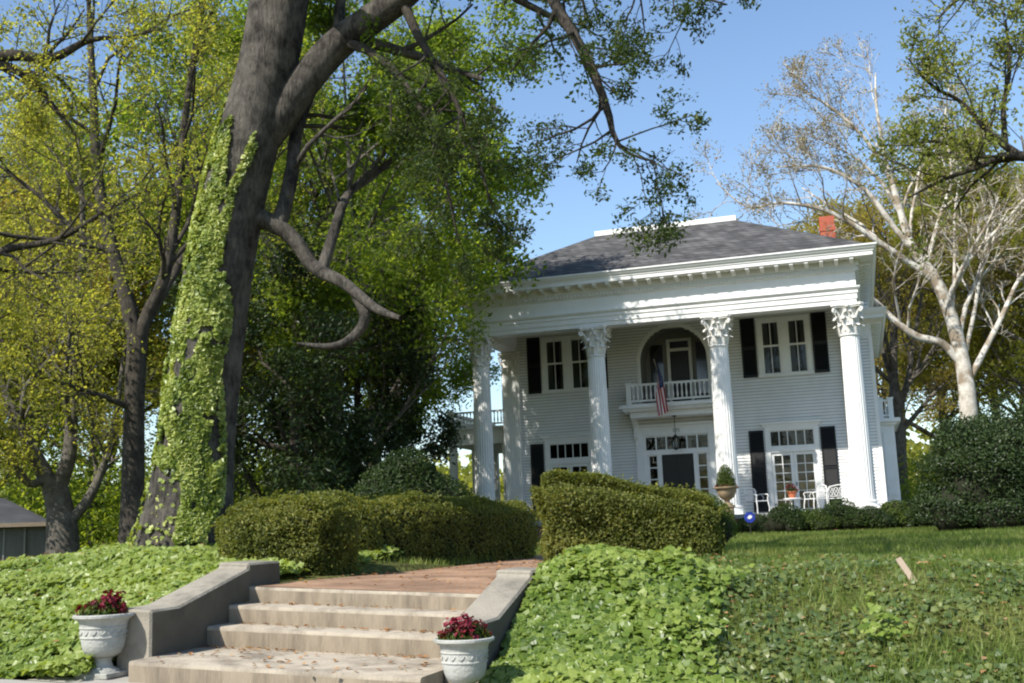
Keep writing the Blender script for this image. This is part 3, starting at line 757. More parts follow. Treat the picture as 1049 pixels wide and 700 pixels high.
    def grid(mb, x0, x1, z0, z1, nx, nz, fr, mun, y, d=0.04):
        """sash with stiles, rails and muntins; returns nothing"""
        mb.box(x0, x0+fr, y-d, y, z0, z1).box(x1-fr, x1, y-d, y, z0, z1).box(x0+fr, x1-fr, y-d+0.002, y-0.002, z0, z0+fr).box(x0+fr, x1-fr, y-d+0.002, y-0.002, z1-fr, z1)
        for k in range(1, nx): c = x0+fr+(x1-x0-2*fr)*k/nx; mb.box(c-mun/2, c+mun/2, y-d+0.004, y-0.004, z0+fr, z1-fr)
        for k in range(1, nz): c = z0+fr+(z1-z0-2*fr)*k/nz; mb.box(x0+fr, x1-fr, y-d+0.006, y-0.006, c-mun/2, c+mun/2)
    def drape(mb, x0, x1, z0, z1, y):
        n = 14; vs = []
        for k in range(n+1):
            x = x0+(x1-x0)*k/n; yy = y+0.03*math.sin(k*2.1)
            vs += [(x, yy, z0), (x, yy, z1)]
        mb.add(vs, [(2*k, 2*k+2, 2*k+3, 2*k+1) for k in range(n)])
    for (x0, x1, z0, z1) in UP:
        xc = (x0+x1)/2
        mb = MB(); y = D-0.05
        mb.box(x0, x0+0.16, y, D+0.09, z0, z1).box(x1-0.16, x1, y, D+0.09, z0, z1).box(x0+0.16, x1-0.16, y+0.002, D+0.088, z1-0.12, z1)
        mb.box(xc-0.15, xc+0.15, y+0.002, D+0.088, z0+0.01, z1-0.12)
        mb.box(x0-0.04, x1+0.04, y-0.05, D+0.05, z0-0.07, z0)
        w = B(mb, "window", M_trim)
        for a, b in ((x0+0.16, xc-0.15), (xc+0.15, x1-0.16)):
            zm = (z0+z1)/2+0.03
            mb = MB(); grid(mb, a, b, zm-0.03, z1-0.122, 2, 1, 0.055, 0.03, D+0.03); grid(mb, a, b, z0+0.01, zm+0.01, 2, 1, 0.055, 0.03, D+0.075)
            s = B(mb, "sash", M_trim, w)
            mb = MB().quad((a+0.04, D+0.012, zm), (b-0.04, D+0.012, zm), (b-0.04, D+0.012, z1-0.15), (a+0.04, D+0.012, z1-0.15))
            mb.quad((a+0.04, D+0.056, z0+0.04), (b-0.04, D+0.056, z0+0.04), (b-0.04, D+0.056, zm), (a+0.04, D+0.056, zm)); B(mb, "pane", M_glass, s)
            mb = MB(); ww = (b-a); drape(mb, a, a+ww*0.36, z0, z1, D+0.2); drape(mb, b-ww*0.30, b, z0, z1, D+0.2)
            B(mb, "curtain", M_curtain, w)
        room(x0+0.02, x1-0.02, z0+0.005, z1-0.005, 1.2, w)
        for a, b in ((x0-0.60, x0-0.055), (x1+0.055, x1+0.60)):
            mb = MB(); louvres(mb, a, b, 5.12, 7.40, D-0.03); B(mb, "shutter", M_shutter)
    for (x0, x1, z0, z1) in FR:
        xc = (x0+x1)/2; y = D-0.05
        mb = MB().box(x0, x0+0.16, y, D+0.09, 0.0, z1).box(x1-0.16, x1, y, D+0.09, 0.0, z1).box(x0+0.16, x1-0.16, y+0.002, D+0.088, z1-0.13, z1)
        mb.box(x0+0.16, x1-0.16, y+0.002, D+0.088, 2.25, 2.46)
        mb.box(x0-0.08, x1+0.08, y-0.03, D-0.026, z1+0.003, z1+0.10).box(x0-0.16, x1+0.16, y-0.10, D-0.026, z1+0.103, z1+0.19)
        w = B(mb, "french_door_frame", M_trim)
        mb = MB(); grid(mb, x0+0.162, x1-0.162, 2.462, z1-0.132, 5, 1, 0.035, 0.035, D+0.05); t = B(mb, "transom_window", M_trim, w)
        mb = MB().quad((x0+0.18, D+0.03, 2.47), (x1-0.18, D+0.03, 2.47), (x1-0.18, D+0.03, z1-0.15), (x0+0.18, D+0.03, z1-0.15)); B(mb, "transom_pane", M_glass, w)
        for a, b in ((x0+0.163, xc-0.004), (xc+0.004, x1-0.163)):
            mb = MB(); grid(mb, a, b, 0.05, 2.245, 2, 6, 0.11, 0.028, D+0.05); B(mb, "door_leaf", M_trim, w)
            mb = MB().quad((a+0.1, D+0.03, 0.14), (b-0.1, D+0.03, 0.14), (b-0.1, D+0.03, 2.15), (a+0.1, D+0.03, 2.15)); B(mb, "door_pane", M_glass, w)
            mb = MB(); drape(mb, a+0.02, b-0.02, 0.05, 1.16, D+0.10); B(mb, "cafe_curtain", M_tan, w)
        B(MB().box(xc+0.03, xc+0.07, D-0.035, D+0.008, 1.0, 1.12), "handle", M_iron, w)
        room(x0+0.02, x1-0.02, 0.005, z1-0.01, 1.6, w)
        for a, b in ((x0-0.60, x0-0.055), (x1+0.055, x1+0.60)):
            mb = MB(); louvres(mb, a, b, 0.08, 3.11, D-0.03); B(mb, "shutter", M_shutter)

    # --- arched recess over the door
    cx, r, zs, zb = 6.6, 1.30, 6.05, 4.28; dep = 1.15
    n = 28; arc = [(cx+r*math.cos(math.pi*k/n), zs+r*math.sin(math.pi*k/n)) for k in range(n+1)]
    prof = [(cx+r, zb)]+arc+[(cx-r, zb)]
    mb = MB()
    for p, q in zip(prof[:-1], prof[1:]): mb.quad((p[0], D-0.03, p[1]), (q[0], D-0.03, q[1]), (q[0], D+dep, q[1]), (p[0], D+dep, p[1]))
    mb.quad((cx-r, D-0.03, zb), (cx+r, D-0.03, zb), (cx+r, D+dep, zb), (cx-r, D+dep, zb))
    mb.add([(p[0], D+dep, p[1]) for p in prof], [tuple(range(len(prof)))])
    al = B(mb, "arched_recess", paint("shaded_recess_paint", (0.22, 0.22, 0.205), 0.6, 0.06, 3, 0))  # deep shade of the recess is put into this dark colour
    mb = MB(); ro = r+0.15
    arc2 = [(cx+ro*math.cos(math.pi*k/n), zs+ro*math.sin(math.pi*k/n)) for k in range(n+1)]; prof2 = [(cx+ro, zb)]+arc2+[(cx-ro, zb)]
    for k in range(len(prof)-1):
        a, b, c, d = prof[k], prof[k+1], prof2[k+1], prof2[k]; yf = D-0.06
        mb.quad((a[0], yf, a[1]), (b[0], yf, b[1]), (c[0], yf, c[1]), (d[0], yf, d[1])); mb.quad((d[0], yf, d[1]), (c[0], yf, c[1]), (c[0], D, c[1]), (d[0], D, d[1]))
        mb.quad((a[0], yf, a[1]), (b[0], yf, b[1]), (b[0], D-0.03, b[1]), (a[0], D-0.03, a[1]))
    B(mb, "arch_casing", M_trim, al)
    yb = D+dep-0.03
    mb = MB().box(6.18, 6.30, yb-0.05, yb, zb, 7.05).box(7.05, 7.17, yb-0.05, yb, zb, 7.05).box(6.30, 7.05, yb-0.048, yb, 6.55, 6.67).box(6.30, 7.05, yb-0.048, yb, 6.95, 7.05)
    B(mb, "balcony_door_frame", M_trim, al)
    mb = MB().box(6.302, 7.048, yb-0.03, yb-0.002, zb, 6.548).box(6.42, 6.93, yb-0.045, yb-0.031, 5.35, 6.35); B(mb, "balcony_door", M_door, al)
    mb = MB().box(6.302, 7.048, yb-0.02, yb-0.002, 6.672, 6.948).box(5.5, 6.02, yb-0.03, yb-0.002, 4.7, 6.85).box(7.33, 7.72, yb-0.03, yb-0.002, 4.7, 6.85)
    B(mb, "balcony_pane", paint("dark_glass", (0.012, 0.013, 0.015), 0.08, 0.1, 3, 0, spec=0.6), al)

    # --- balcony
    bx0, bx1, by = 4.62, 8.58, D-1.35
    mb = MB().box(bx0+0.12, bx1-0.12, by+0.12, D-0.03, 4.02, 4.13).box(bx0, bx1, by, D-0.028, 4.133, 4.24).box(bx0+0.35, bx1-0.35, by+0.35, D-0.03, 3.80, 4.018)
    mb.box(bx0+0.1, bx1-0.1, by+0.1, D-0.026, 4.243, 4.29)
    bal = B(mb, "balcony", M_trim)
    mb = MB().prism(comb(bx0+0.16, bx1-0.1, 0.1, 0.05, 4.05, 4.128), 'y', by+0.075, by+0.118)
    B(mb, "balcony_dentils", M_trim, bal)
    rx0, rx1, ry = 5.0, 8.2, by+0.2
    def balustrade(parent, pts, zb, zt, step=0.165, posts=True):
        for (a, b) in zip(pts[:-1], pts[1:]):
            a = np.array(a); b = np.array(b); L = np.linalg.norm(b-a); n = int(L/step); horiz = abs(b[0]-a[0]) > abs(b[1]-a[1])
            def bar(z0, z1, h):
                lo = np.minimum(a, b); hi = np.maximum(a, b)
                return MB().box(lo[0]-(0 if horiz else h), hi[0]+(0 if horiz else h), lo[1]-(h if horiz else 0), hi[1]+(h if horiz else 0), z0, z1)
            B(bar(zt-0.08, zt-0.003, 0.05), "rail", M_trim, parent); B(bar(zb+0.08, zb+0.15, 0.035), "rail", M_trim, parent)
            for k in range(1, n):
                p = a+(b-a)*k/n; h = (zt-0.08)-(zb+0.15); z0 = zb+0.15
                mb = MB().lathe([(0.024, z0), (0.024, z0+h*0.1), (0.034, z0+h*0.14), (0.040, z0+h*0.3), (0.024, z0+h*0.55), (0.022, z0+h*0.8), (0.034, z0+h*0.86), (0.034, z0+h)], p[0], p[1], 8)
                B(mb, "baluster", M_trim, parent, smooth=True)
        if posts:
            for p in pts: B(MB().box(p[0]-0.09, p[0]+0.09, p[1]-0.09, p[1]+0.09, zb+0.0, zt).box(p[0]-0.12, p[0]+0.12, p[1]-0.12, p[1]+0.12, zt+0.003, zt+0.06), "rail_post", M_trim, parent)
    balustrade(bal, [(rx0, D-0.12), (rx0, ry), (rx1, ry), (rx1, D-0.12)], 4.292, 5.06)
    for xb in (5.0, 8.2):
        pts = [(D-0.03, 3.05), (D-0.03, 4.015), (D-0.75, 4.015), (D-0.80, 3.93), (D-0.72, 3.84), (D-0.55, 3.80), (D-0.35, 3.68), (D-0.22, 3.48), (D-0.20, 3.25), (D-0.24, 3.12), (D-0.18, 3.03), (D-0.09, 3.02)]
        B(MB().prism(pts, 'x', xb-0.08, xb+0.08), "bracket", M_trim, bal)

    # --- front door
    y = D-0.07
    mb = MB().box(4.95, 5.28, y-0.02, D+0.05, 0, 3.5).box(7.76, 8.09, y-0.02, D+0.05, 0, 3.5).box(5.28, 7.76, y, D+0.05, 3.14, 3.5)
    mb.box(4.88, 8.16, y-0.09, D+0.05, 3.503, 3.58)
    mb.box(5.28, 7.76, y+0.003, D+0.05, 2.40, 2.55).box(5.76, 5.92, y+0.006, D+0.05, 0, 2.40).box(7.14, 7.28, y+0.006, D+0.05, 0, 2.40)
    mb.box(5.28, 5.40, y+0.006, D+0.05, 0, 2.40).box(7.66, 7.76, y+0.006, D+0.05, 0, 2.40)
    mb.box(5.40, 5.76, y+0.01, D+0.05, 0, 0.55).box(7.28, 7.66, y+0.01, D+0.05, 0, 0.55)
    df = B(mb, "entrance_frame", M_trim)
    mb = MB(); grid(mb, 5.282, 7.758, 2.552, 3.138, 6, 1, 0.05, 0.05, D+0.03); B(mb, "transom_window", M_trim, df)
    mb = MB().quad((5.3, D+0.01, 2.56), (7.74, D+0.01, 2.56), (7.74, D+0.01, 3.12), (5.3, D+0.01, 3.12)); B(mb, "transom_pane", M_glass, df)
    for a, b in ((5.402, 5.758), (7.282, 7.658)):
        mb = MB(); grid(mb, a, b, 0.553, 2.398, 1, 4, 0.035, 0.04, D+0.03); s = B(mb, "sidelight", M_trim, df)
        B(MB().quad((a+0.02, D+0.01, 0.57), (b-0.02, D+0.01, 0.57), (b-0.02, D+0.01, 2.38), (a+0.02, D+0.01, 2.38)), "pane", M_glass, s)
    mb = MB().box(5.922, 7.138, D-0.02, D+0.03, 0.01, 2.398)
    for a, b in ((6.05, 6.47), (6.59, 7.01)):
        for c, d in ((0.2, 0.95), (1.1, 1.75), (1.88, 2.25)): mb.box(a, b, D-0.035, D-0.021, c, d)
    dr = B(mb, "front_door", M_door, df)
    B(MB().lathe([(0, 1.03), (0.035, 1.05), (0.035, 1.09), (0, 1.11)], 6.02, D-0.07, 10), "handle", paint("brass", (0.5, 0.33, 0.1), 0.3, 0.1, 5, 0, metallic=0.9), dr)
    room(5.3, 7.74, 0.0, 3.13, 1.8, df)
    fc = bpy.data.curves.new("house_number", 'FONT'); fc.body = "171"; fc.size = 0.20; fc.extrude = 0.006; fc.align_x = 'CENTER'
    tmp = bpy.data.objects.new("house_number_text", fc); COL.objects.link(tmp)
    nm = bpy.data.meshes.new_from_object(tmp.evaluated_get(bpy.context.evaluated_depsgraph_get())); bpy.data.objects.remove(tmp)
    fo = bpy.data.objects.new("house_number", nm); COL.objects.link(fo); fo.parent = df; fo.rotation_euler = (math.pi/2, 0, 0)
    fo.location = tuple(np.array([6.55, y-0.01, 3.24])-O); nm.materials.clear(); nm.materials.append(M_iron)

    # --- main-house eave to the right of the portico
    prof = [(0.03, 6.30), (0.03, 6.82), (0.08, 6.86), (0.20, 6.92), (0.50, 6.94), (0.50, 7.06), (0.56, 7.12), (0.62, 7.24), (0.64, 7.30), (0.55, 7.31), (-0.4, 7.52)]
    mb = MB(); vs = []; fs = []
    for o, z in prof: vs += [(13.535, D-o, z), (13.95+o, D-o, z), (13.95+o, 14+o, z)]
    for i in range(len(prof)-1):
        for j in range(2): fs.append((i*3+j, i*3+j+1, i*3+j+4, i*3+j+3))
    mb.add(vs, fs); mb.box(13.535, 13.60, D-0.5, D-0.02, 6.95, 7.29); ev = B(mb, "side_eave", M_trim)
    for k in range(18):
        y = D+0.1+0.55*k; B(MB().box(13.99, 14.38, y, y+0.13, 6.80, 6.93), "eave_block", M_trim, ev)
    # --- right side bay with a railed flat roof
    mb = MB().box(13.97, 14.50, 5.0, 10.0, -0.65, 3.12).box(14.08, 14.40, 4.96, 4.998, 0.5, 2.85)
    bay = B(mb, "side_bay", M_white)
    B(MB().box(13.97, 14.60, 4.90, 10.1, 3.123, 3.22).box(13.97, 14.74, 4.76, 10.24, 3.223, 3.36), "bay_cornice", M_trim, bay)
    balustrade(bay, [(14.08, 5.0), (14.44, 5.0), (14.44, 9.9)], 3.363, 4.08, 0.14)
    # --- left side porch with a railed flat roof
    mb = MB().box(-3.25, -0.45, 5.0, 11.0, 3.42, 3.98).box(-3.40, -0.45, 4.85, 11.15, 3.983, 4.06).box(-3.30, -0.45, 4.95, 11.05, 3.34, 3.417)
    sp = B(mb, "side_porch", M_trim)
    for x in (-3.1, -0.75):
        for y in (5.15, 8.0, 10.8): B(MB().box(x-0.14, x+0.14, y-0.14, y+0.14, -0.1, 3.337).box(x-0.19, x+0.19, y-0.19, y+0.19, -0.12, 0.05), "porch_post", M_trim, sp)
    B(MB().box(-3.4, -0.45, 4.85, 11.1, -0.8, -0.12), "side_porch_floor", M_found, sp)
    balustrade(sp, [(-0.6, 5.05), (-3.15, 5.05), (-3.15, 10.8)], 4.063, 4.74, 0.15)
    B(MB().box(-2.6, -0.5, 10.9, 10.95, 0, 3.3), "side_porch_shade_panel", M_room, sp)  # dark panel added to stand for the shade under the porch roof
build_house()

# ------------------------------------------------------------------ flag, lantern, porch furniture
def build_flag():
    D = 3.83; p0 = np.array([6.33, 2.58, 4.78]); p1 = np.array([6.22, 1.55, 5.80])
    root = empty("flag", p0, "small American flag hanging limp from a pole on the balcony rail", "flag")
    MB().tube([p0-(p1-p0)*0.05, p1], 0.014, 8).build("flag_pole", M_wood, root, origin=p0)
    S, T = 52, 46; P = np.zeros((S+1, T+1, 3))
    for i in range(S+1):
        v = i/S; att = p0+(p1-p0)*(0.30+0.66*v)
        for j in range(T+1):
            u = j/T; g = u**0.9
            gather = att*(1-0.72*min(1, u*1.5))+(p0+(p1-p0)*0.62)*(0.72*min(1, u*1.5))
            P[i, j] = gather+np.array([0.022*math.sin(v*17+u*2)*min(1, u*3)+(v-0.5)*0.46*min(1, 0.35+2*u)+0.12*u, 0.05*math.cos(v*13+u*3)*min(1, u*3), -1.62*g*(1-0.05*v)-0.12*v*u])
    V = P.reshape(-1, 3)-p0; idx = np.arange(len(V)).reshape(S+1, T+1)
    F = np.stack([idx[:-1, :-1], idx[1:, :-1], idx[1:, 1:], idx[:-1, 1:]], -1)
    mi = np.zeros((S, T), int)
    for i in range(S):
        st = i//4
        for j in range(T): mi[i, j] = 2 if (i >= 24 and j < T*0.4) else (0 if st % 2 == 0 else 1)
    V = list(map(tuple, V)); faces = F.reshape(-1, 4).tolist(); mm = mi.ravel().tolist()
    for row in range(9):                        # stars, sewn 3 mm proud on both faces
        for c in range(6 if row % 2 == 0 else 5):
            fi = 24+(row+0.8)*28/9.8; fj = (c+(0.7 if row % 2 == 0 else 1.2))*T*0.4/6.4
            i, j = int(fi), int(fj)
            if i >= S or j >= T: continue
            c0 = P[i, j]-p0; e1 = P[min(i+1, S), j]-P[i, j]; e2 = P[i, j+1]-P[i, j]
            e1 = e1/(np.linalg.norm(e1)+1e-9); e2 = e2/(np.linalg.norm(e2)+1e-9); nn = np.cross(e1, e2); nn /= (np.linalg.norm(nn)+1e-9)
            for sg in (1, -1):
                b = len(V)
                for k in range(10):
                    rr = 0.018 if k % 2 == 0 else 0.008; a = k*math.pi/5
                    V.append(tuple(c0+sg*nn*0.004+e1*rr*math.cos(a)+e2*rr*math.sin(a)))
                faces.append(list(range(b, b+10))); mm.append(1)
    me = bpy.data.meshes.new("flag_cloth"); me.from_pydata(V, [], faces)
    for m in (M_red, M_flagwhite, M_blue): me.materials.append(m)
    me.polygons.foreach_set("material_index", mm); me.polygons.foreach_set("use_smooth", [True]*len(faces)); me.update()
    link("flag_cloth", me, root)
build_flag()

def build_lantern():
    o = np.array([6.62, 3.0, 3.8]); root = empty("hanging_lantern", o, "black iron lantern hanging on a chain above the front door", "lantern")
    x, y, z = o
    MB().lathe([(0.0, z), (0.09, z-0.002), (0.06, z-0.04), (0.0, z-0.05)], x, y, 12).build("ceiling_rose", M_iron, root, origin=o)
    MB().tube([(x, y, z-0.03), (x, y, z-0.72)], 0.012, 6).build("chain", M_iron, root, origin=o)
    t = z-0.70; mb = MB().lathe([(0.02, t), (0.06, t-0.05), (0.17, t-0.12), (0.17, t-0.14)], x, y, 6).lathe([(0.13, t-0.50), (0.14, t-0.53), (0.05, t-0.58), (0, t-0.60)], x, y, 6)
    for k in range(6):
        a = math.pi/3*k; mb.tube([(x+0.165*math.cos(a), y+0.165*math.sin(a), t-0.13), (x+0.13*math.cos(a), y+0.13*math.sin(a), t-0.51)], 0.012, 4)
    mb.build("cage", M_iron, root, origin=o)
    MB().lathe([(0.155, t-0.14), (0.12, t-0.50)], x, y, 6).build("lantern_pane", M_lanternglass, root, origin=o)
    MB().lathe([(0, t-0.5), (0.02, t-0.48), (0.02, t-0.33), (0.0, t-0.28)], x, y, 8).build("candle", M_flagwhite, root, origin=o)
build_lantern()

def garden_chair(x, y, rz, w, label, name, cat, group=None):
    root = empty(name, (x, y, 0), label, cat, group, rz)
    def b(mb, n): return mb.build(n, M_whiteiron, root, origin=(0, 0, 0), loc=(0, 0, 0), smooth=True, angle=50)
    h = w/2
    mb = MB()
    for k in range(7): mb.tube([(-h+0.02, -0.24+0.08*k, 0.44), (h-0.02, -0.24+0.08*k, 0.44)], 0.011, 5)
    mb.tube([(-h, -0.25, 0.44), (h, -0.25, 0.44), (h, 0.25, 0.44), (-h, 0.25, 0.44), (-h, -0.25, 0.44)], 0.016, 6); b(mb, "seat")
    for sx in (-1, 1):
        b(MB().tube([(sx*h, -0.25, 0.44), (sx*(h+0.02), -0.29, 0.2), (sx*h, -0.27, 0.0)], [0.02, 0.014, 0.02], 6), "leg")
        b(MB().tube([(sx*h, 0.25, 0.44), (sx*h, 0.28, 0.2), (sx*h, 0.33, 0.0)], [0.02, 0.014, 0.02], 6), "leg")
        mb = MB().tube([(sx*h, 0.27, 0.66), (sx*(h+0.03), 0.05, 0.68), (sx*(h+0.03), -0.22, 0.67), (sx*h, -0.29, 0.62), (sx*h, -0.25, 0.55), (sx*h, -0.25, 0.44)], 0.017, 6)
        mb.tube([(sx*h, 0.0, 0.44), (sx*(h+0.02), -0.05, 0.55), (sx*(h+0.02), 0.05, 0.67)], 0.01, 5); b(mb, "armrest")
    mb = MB().tube([(-h, 0.25, 0.44), (-h, 0.29, 0.78), (-h*0.85, 0.30, 0.86), (0, 0.31, 0.92), (h*0.85, 0.30, 0.86), (h, 0.29, 0.78), (h, 0.25, 0.44)], 0.018, 6)
    mb.tube([(-h, 0.275, 0.52), (h, 0.275, 0.52)], 0.012, 5)
    n = max(3, int(w/0.15))
    for k in range(n):
        c = -h+(k+0.5)*w/n; q = w/n*0.42
        pts = [(c+q*math.sin(t*math.pi/5), 0.285, 0.69+0.14*math.cos(t*math.pi/5)) for t in range(11)]
        mb.tube(pts, 0.010, 5); mb.tube([(c-q, 0.285, 0.56), (c+q, 0.285, 0.82)], 0.008, 4); mb.tube([(c+q, 0.285, 0.56), (c-q, 0.285, 0.82)], 0.008, 4)
    b(mb, "backrest"); return root
pc = at(774, 516, 35.6)
garden_chair(9.62, 1.1, 0.9, 0.56, "white iron garden armchair on the porch beside the planter column", "garden_chair", "chair", "white iron porch furniture")
garden_chair(11.6, 1.3, -0.95, 0.56, "white iron garden armchair in front of the right leaf of the french doors", "garden_chair", "chair", "white iron porch furniture")
garden_chair(12.35, 2.2, -0.05, 0.74, "wider white iron garden seat with looped back beside the right column", "garden_settee", "seat", "white iron porch furniture")

def small_table():
    o = np.array([10.8, 1.7, 0.0]); root = empty("plant_table", o, "low white round table on the porch carrying a red flower pot", "table")
    MB().lathe([(0.0, 0.47), (0.30, 0.47), (0.31, 0.49), (0.30, 0.505), (0.0, 0.505)], o[0], o[1], 24).build("tabletop", M_whiteiron, root, origin=o)
    for k in range(3):
        a = k*2.1+0.3; MB().tube([(o[0]+0.1*math.cos(a), o[1]+0.1*math.sin(a), 0.47), (o[0]+0.18*math.cos(a), o[1]+0.18*math.sin(a), 0.2), (o[0]+0.27*math.cos(a), o[1]+0.27*math.sin(a), 0.0)], 0.014, 6).build("leg", M_whiteiron, root, origin=o)
small_table()

def bouquet(name, c, r, h, nleaf, nflower, leafm, petm, label, cat, R, lsize=0.05, fsize=0.045, group=None, flower_name="blossom", aspect=0.5):
    root = empty(name, c, label, cat, group); c = np.array(c)
    st = MB()
    for k in range(14):
        a = R.random()*6.28; q = R.random()**0.5*r*0.8
        st.tube([c+np.array([0.25*q*math.cos(a), 0.25*q*math.sin(a), -0.02]), c+np.array([0.6*q*math.cos(a), 0.6*q*math.sin(a), h*0.4]), c+np.array([q*math.cos(a), q*math.sin(a), h*(0.6+0.3*R.random())])], 0.004, 4)
    st.build("stem", L_conif, root, origin=c)
    d = unit(R.normal(size=(nleaf, 3))); d[:, 2] = np.abs(d[:, 2]); rr = R.random(nleaf)[:, None]**0.45
    P = c+d*rr*np.array([r, r, h*0.8])
    link("foliage", leaf_mesh("foliage", P, lsize, leafm, R, aspect, d, 0.9, origin=c), root)
    if nflower:
        heads = unit(R.normal(size=(nflower, 3))); heads[:, 2] = np.abs(heads[:, 2])*0.8+0.35; heads = unit(heads)
        H = c+heads*np.array([r*0.95, r*0.95, h])*(0.8+0.25*R.random(nflower))[:, None]
        P = np.repeat(H, 9, 0)+R.normal(size=(nflower*9, 3))*fsize*0.45
        link(flower_name, leaf_mesh(flower_name, P, fsize, petm, R, 0.8, np.repeat(heads, 9, 0), 0.8, origin=c, rbase=np.repeat(R.random(nflower), 9)), root)
    return root

def terracotta():
    o = np.array([10.8, 1.7, 0.507]); root = empty("terracotta_pot", o, "small terracotta flower pot on the white porch table", "pot")
    MB().lathe([(0.10, 0.507), (0.15, 0.70), (0.175, 0.70), (0.175, 0.75), (0.15, 0.75), (0.14, 0.71), (0, 0.71)], o[0], o[1], 20).build("pot_body", M_terracotta, root, origin=o)
    MB().lathe([(0.135, 0.712), (0.0, 0.722)], o[0], o[1], 16).build("soil", M_soil, root, origin=o)
    bouquet("potted_plant", (10.8, 1.7, 0.72), 0.22, 0.25, 260, 12, L_conif, L_petal, "dark leafy plant with red blooms in the terracotta porch pot", "plant", rng(5), 0.06, 0.06)
terracotta()

def big_planter():
    o = np.array([8.92, -1.75, -0.50]); x, y, z = o
    root = empty("stone_planter", o, "tan stone planter urn on a pedestal in front of the porch column", "urn")
    mb = MB().box(x-0.24, x+0.24, y-0.24, y+0.24, z-0.1, z+0.10).box(x-0.19, x+0.19, y-0.19, y+0.19, z+0.10, z+0.72).box(x-0.23, x+0.23, y-0.23, y+0.23, z+0.72, z+0.80)
    mb.build("pedestal", M_stone_tan, root, origin=o, bevel=0.012)
    b = z+0.80; mb = MB().lathe([(0.18, b), (0.18, b+0.04), (0.09, b+0.10), (0.10, b+0.16), (0.24, b+0.26), (0.31, b+0.42), (0.33, b+0.52), (0.41, b+0.55), (0.42, b+0.59), (0.36, b+0.60), (0.31, b+0.55), (0, b+0.55)], x, y, 32)
    mb.build("bowl", M_stone_tan, root, origin=o, smooth=True, angle=40)
    bouquet("boxwood", (x, y, b+0.55), 0.34, 0.98, 5200, 0, L_hedgeg, L_petal, "round bright green shrub growing in the tan stone planter", "shrub", rng(8), 0.05)
    bouquet("trailing_flowers", (x, y-0.02, b+0.56), 0.43, 0.13, 350, 26, L_conif, L_petal, "dark red trailing flowers round the rim of the tan planter", "flowers", rng(9), 0.05, 0.05)
big_planter()

def yard_sign():
    p = at(769, 546, 33.2); g = float(ground(p[0], p[1])); o = np.array([p[0], p[1], g]); x, y, z = o
    root = empty("yard_sign", o, "small blue eight-sided sign with a white mark on a short stake by the shrubs", "sign", rz=0.25)
    b = lambda mb, n, m: mb.build(n, m, root, origin=(0, 0, 0), loc=(0, 0, 0))
    b(MB().box(-0.018, 0.018, -0.006, 0.012, -0.1, 0.42), "stake", M_iron)
    poly = [(0.165*math.cos(math.pi/8+k*math.pi/4), 0.50+0.165*math.sin(math.pi/8+k*math.pi/4)) for k in range(8)]
    b(MB().prism(poly, 'y', -0.022, -0.008), "sign_panel", M_signblue)
    mk = [(-0.075, 0.47), (-0.02, 0.47), (-0.035, 0.44), (0.05, 0.475), (0.085, 0.53), (0.03, 0.53), (0.06, 0.57), (-0.03, 0.55)]
    b(MB().prism(mk, 'y', -0.026, -0.0225), "sign_mark", M_flagwhite)
yard_sign()

# ------------------------------------------------------------------ steps, cheek walls, path, urns
SLOPE = -0.05
def tz(x): return SLOPE*(x-8.7)
def shear(mb):
    mb.v = [(p[0], p[1], p[2]+tz(p[0])) for p in mb.v]; return mb
PZ = -0.755
def stairs():
    o = np.array([(SX0+SX1)/2, SY, PZ]); root = empty("concrete_steps", o, "wide weathered concrete garden steps with a deep lower landing", "steps")
    risers = [0.15, 0.16, 0.17, 0.18]; y = SY; z = PZ; treads = [0.36, 0.36, 1.12, 0.45]
    yb = SY+0.42
    for k in range(4):
        mb = MB(); x0, x1 = SX0+0.002, SX1-0.002; y0 = y; ztop = z; h = 0.5
        n = 14; R = rng(40+k); vs = []; fs = []
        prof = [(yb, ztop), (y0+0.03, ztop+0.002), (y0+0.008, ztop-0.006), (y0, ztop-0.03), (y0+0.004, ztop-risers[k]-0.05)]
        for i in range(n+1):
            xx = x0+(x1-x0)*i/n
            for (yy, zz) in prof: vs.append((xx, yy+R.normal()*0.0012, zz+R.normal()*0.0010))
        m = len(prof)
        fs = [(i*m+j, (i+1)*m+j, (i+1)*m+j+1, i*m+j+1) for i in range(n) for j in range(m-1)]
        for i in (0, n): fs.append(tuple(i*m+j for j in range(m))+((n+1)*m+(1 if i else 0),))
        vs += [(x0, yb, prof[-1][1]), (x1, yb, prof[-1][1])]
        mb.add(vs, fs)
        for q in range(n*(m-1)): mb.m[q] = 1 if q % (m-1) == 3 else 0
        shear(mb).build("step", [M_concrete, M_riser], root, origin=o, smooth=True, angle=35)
        yb = y0+0.02; z -= risers[k]; y -= treads[k] if k < 3 else 0
    return z
stairs()
def cheek(x0, x1, label, ln=1.55):
    o = np.array([(x0+x1)/2, SY, PZ]); root = empty("cheek_wall", o, label, "wall", "walls flanking the garden steps")
    top = [(SY+0.62, PZ+0.27), (SY+0.02, PZ+0.27)]
    prof = [(SY+0.62, PZ-0.5), (SY+0.62, PZ+0.22), (SY+0.0, PZ+0.22), (SY-0.0, PZ+0.17), (SY-ln+0.40, PZ-0.10), (SY-ln, PZ-0.105), (SY-ln, PZ-1.0)]
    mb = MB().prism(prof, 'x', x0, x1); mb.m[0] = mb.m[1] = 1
    shear(mb).build("wall_body", [M_concrete_d, M_wallside], root, origin=o, bevel=0.018)
    return root
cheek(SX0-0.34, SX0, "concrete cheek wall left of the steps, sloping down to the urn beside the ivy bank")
cheek(SX1, SX1+0.34, "concrete cheek wall right of the steps, sloping down toward the bright ivy", 1.38)

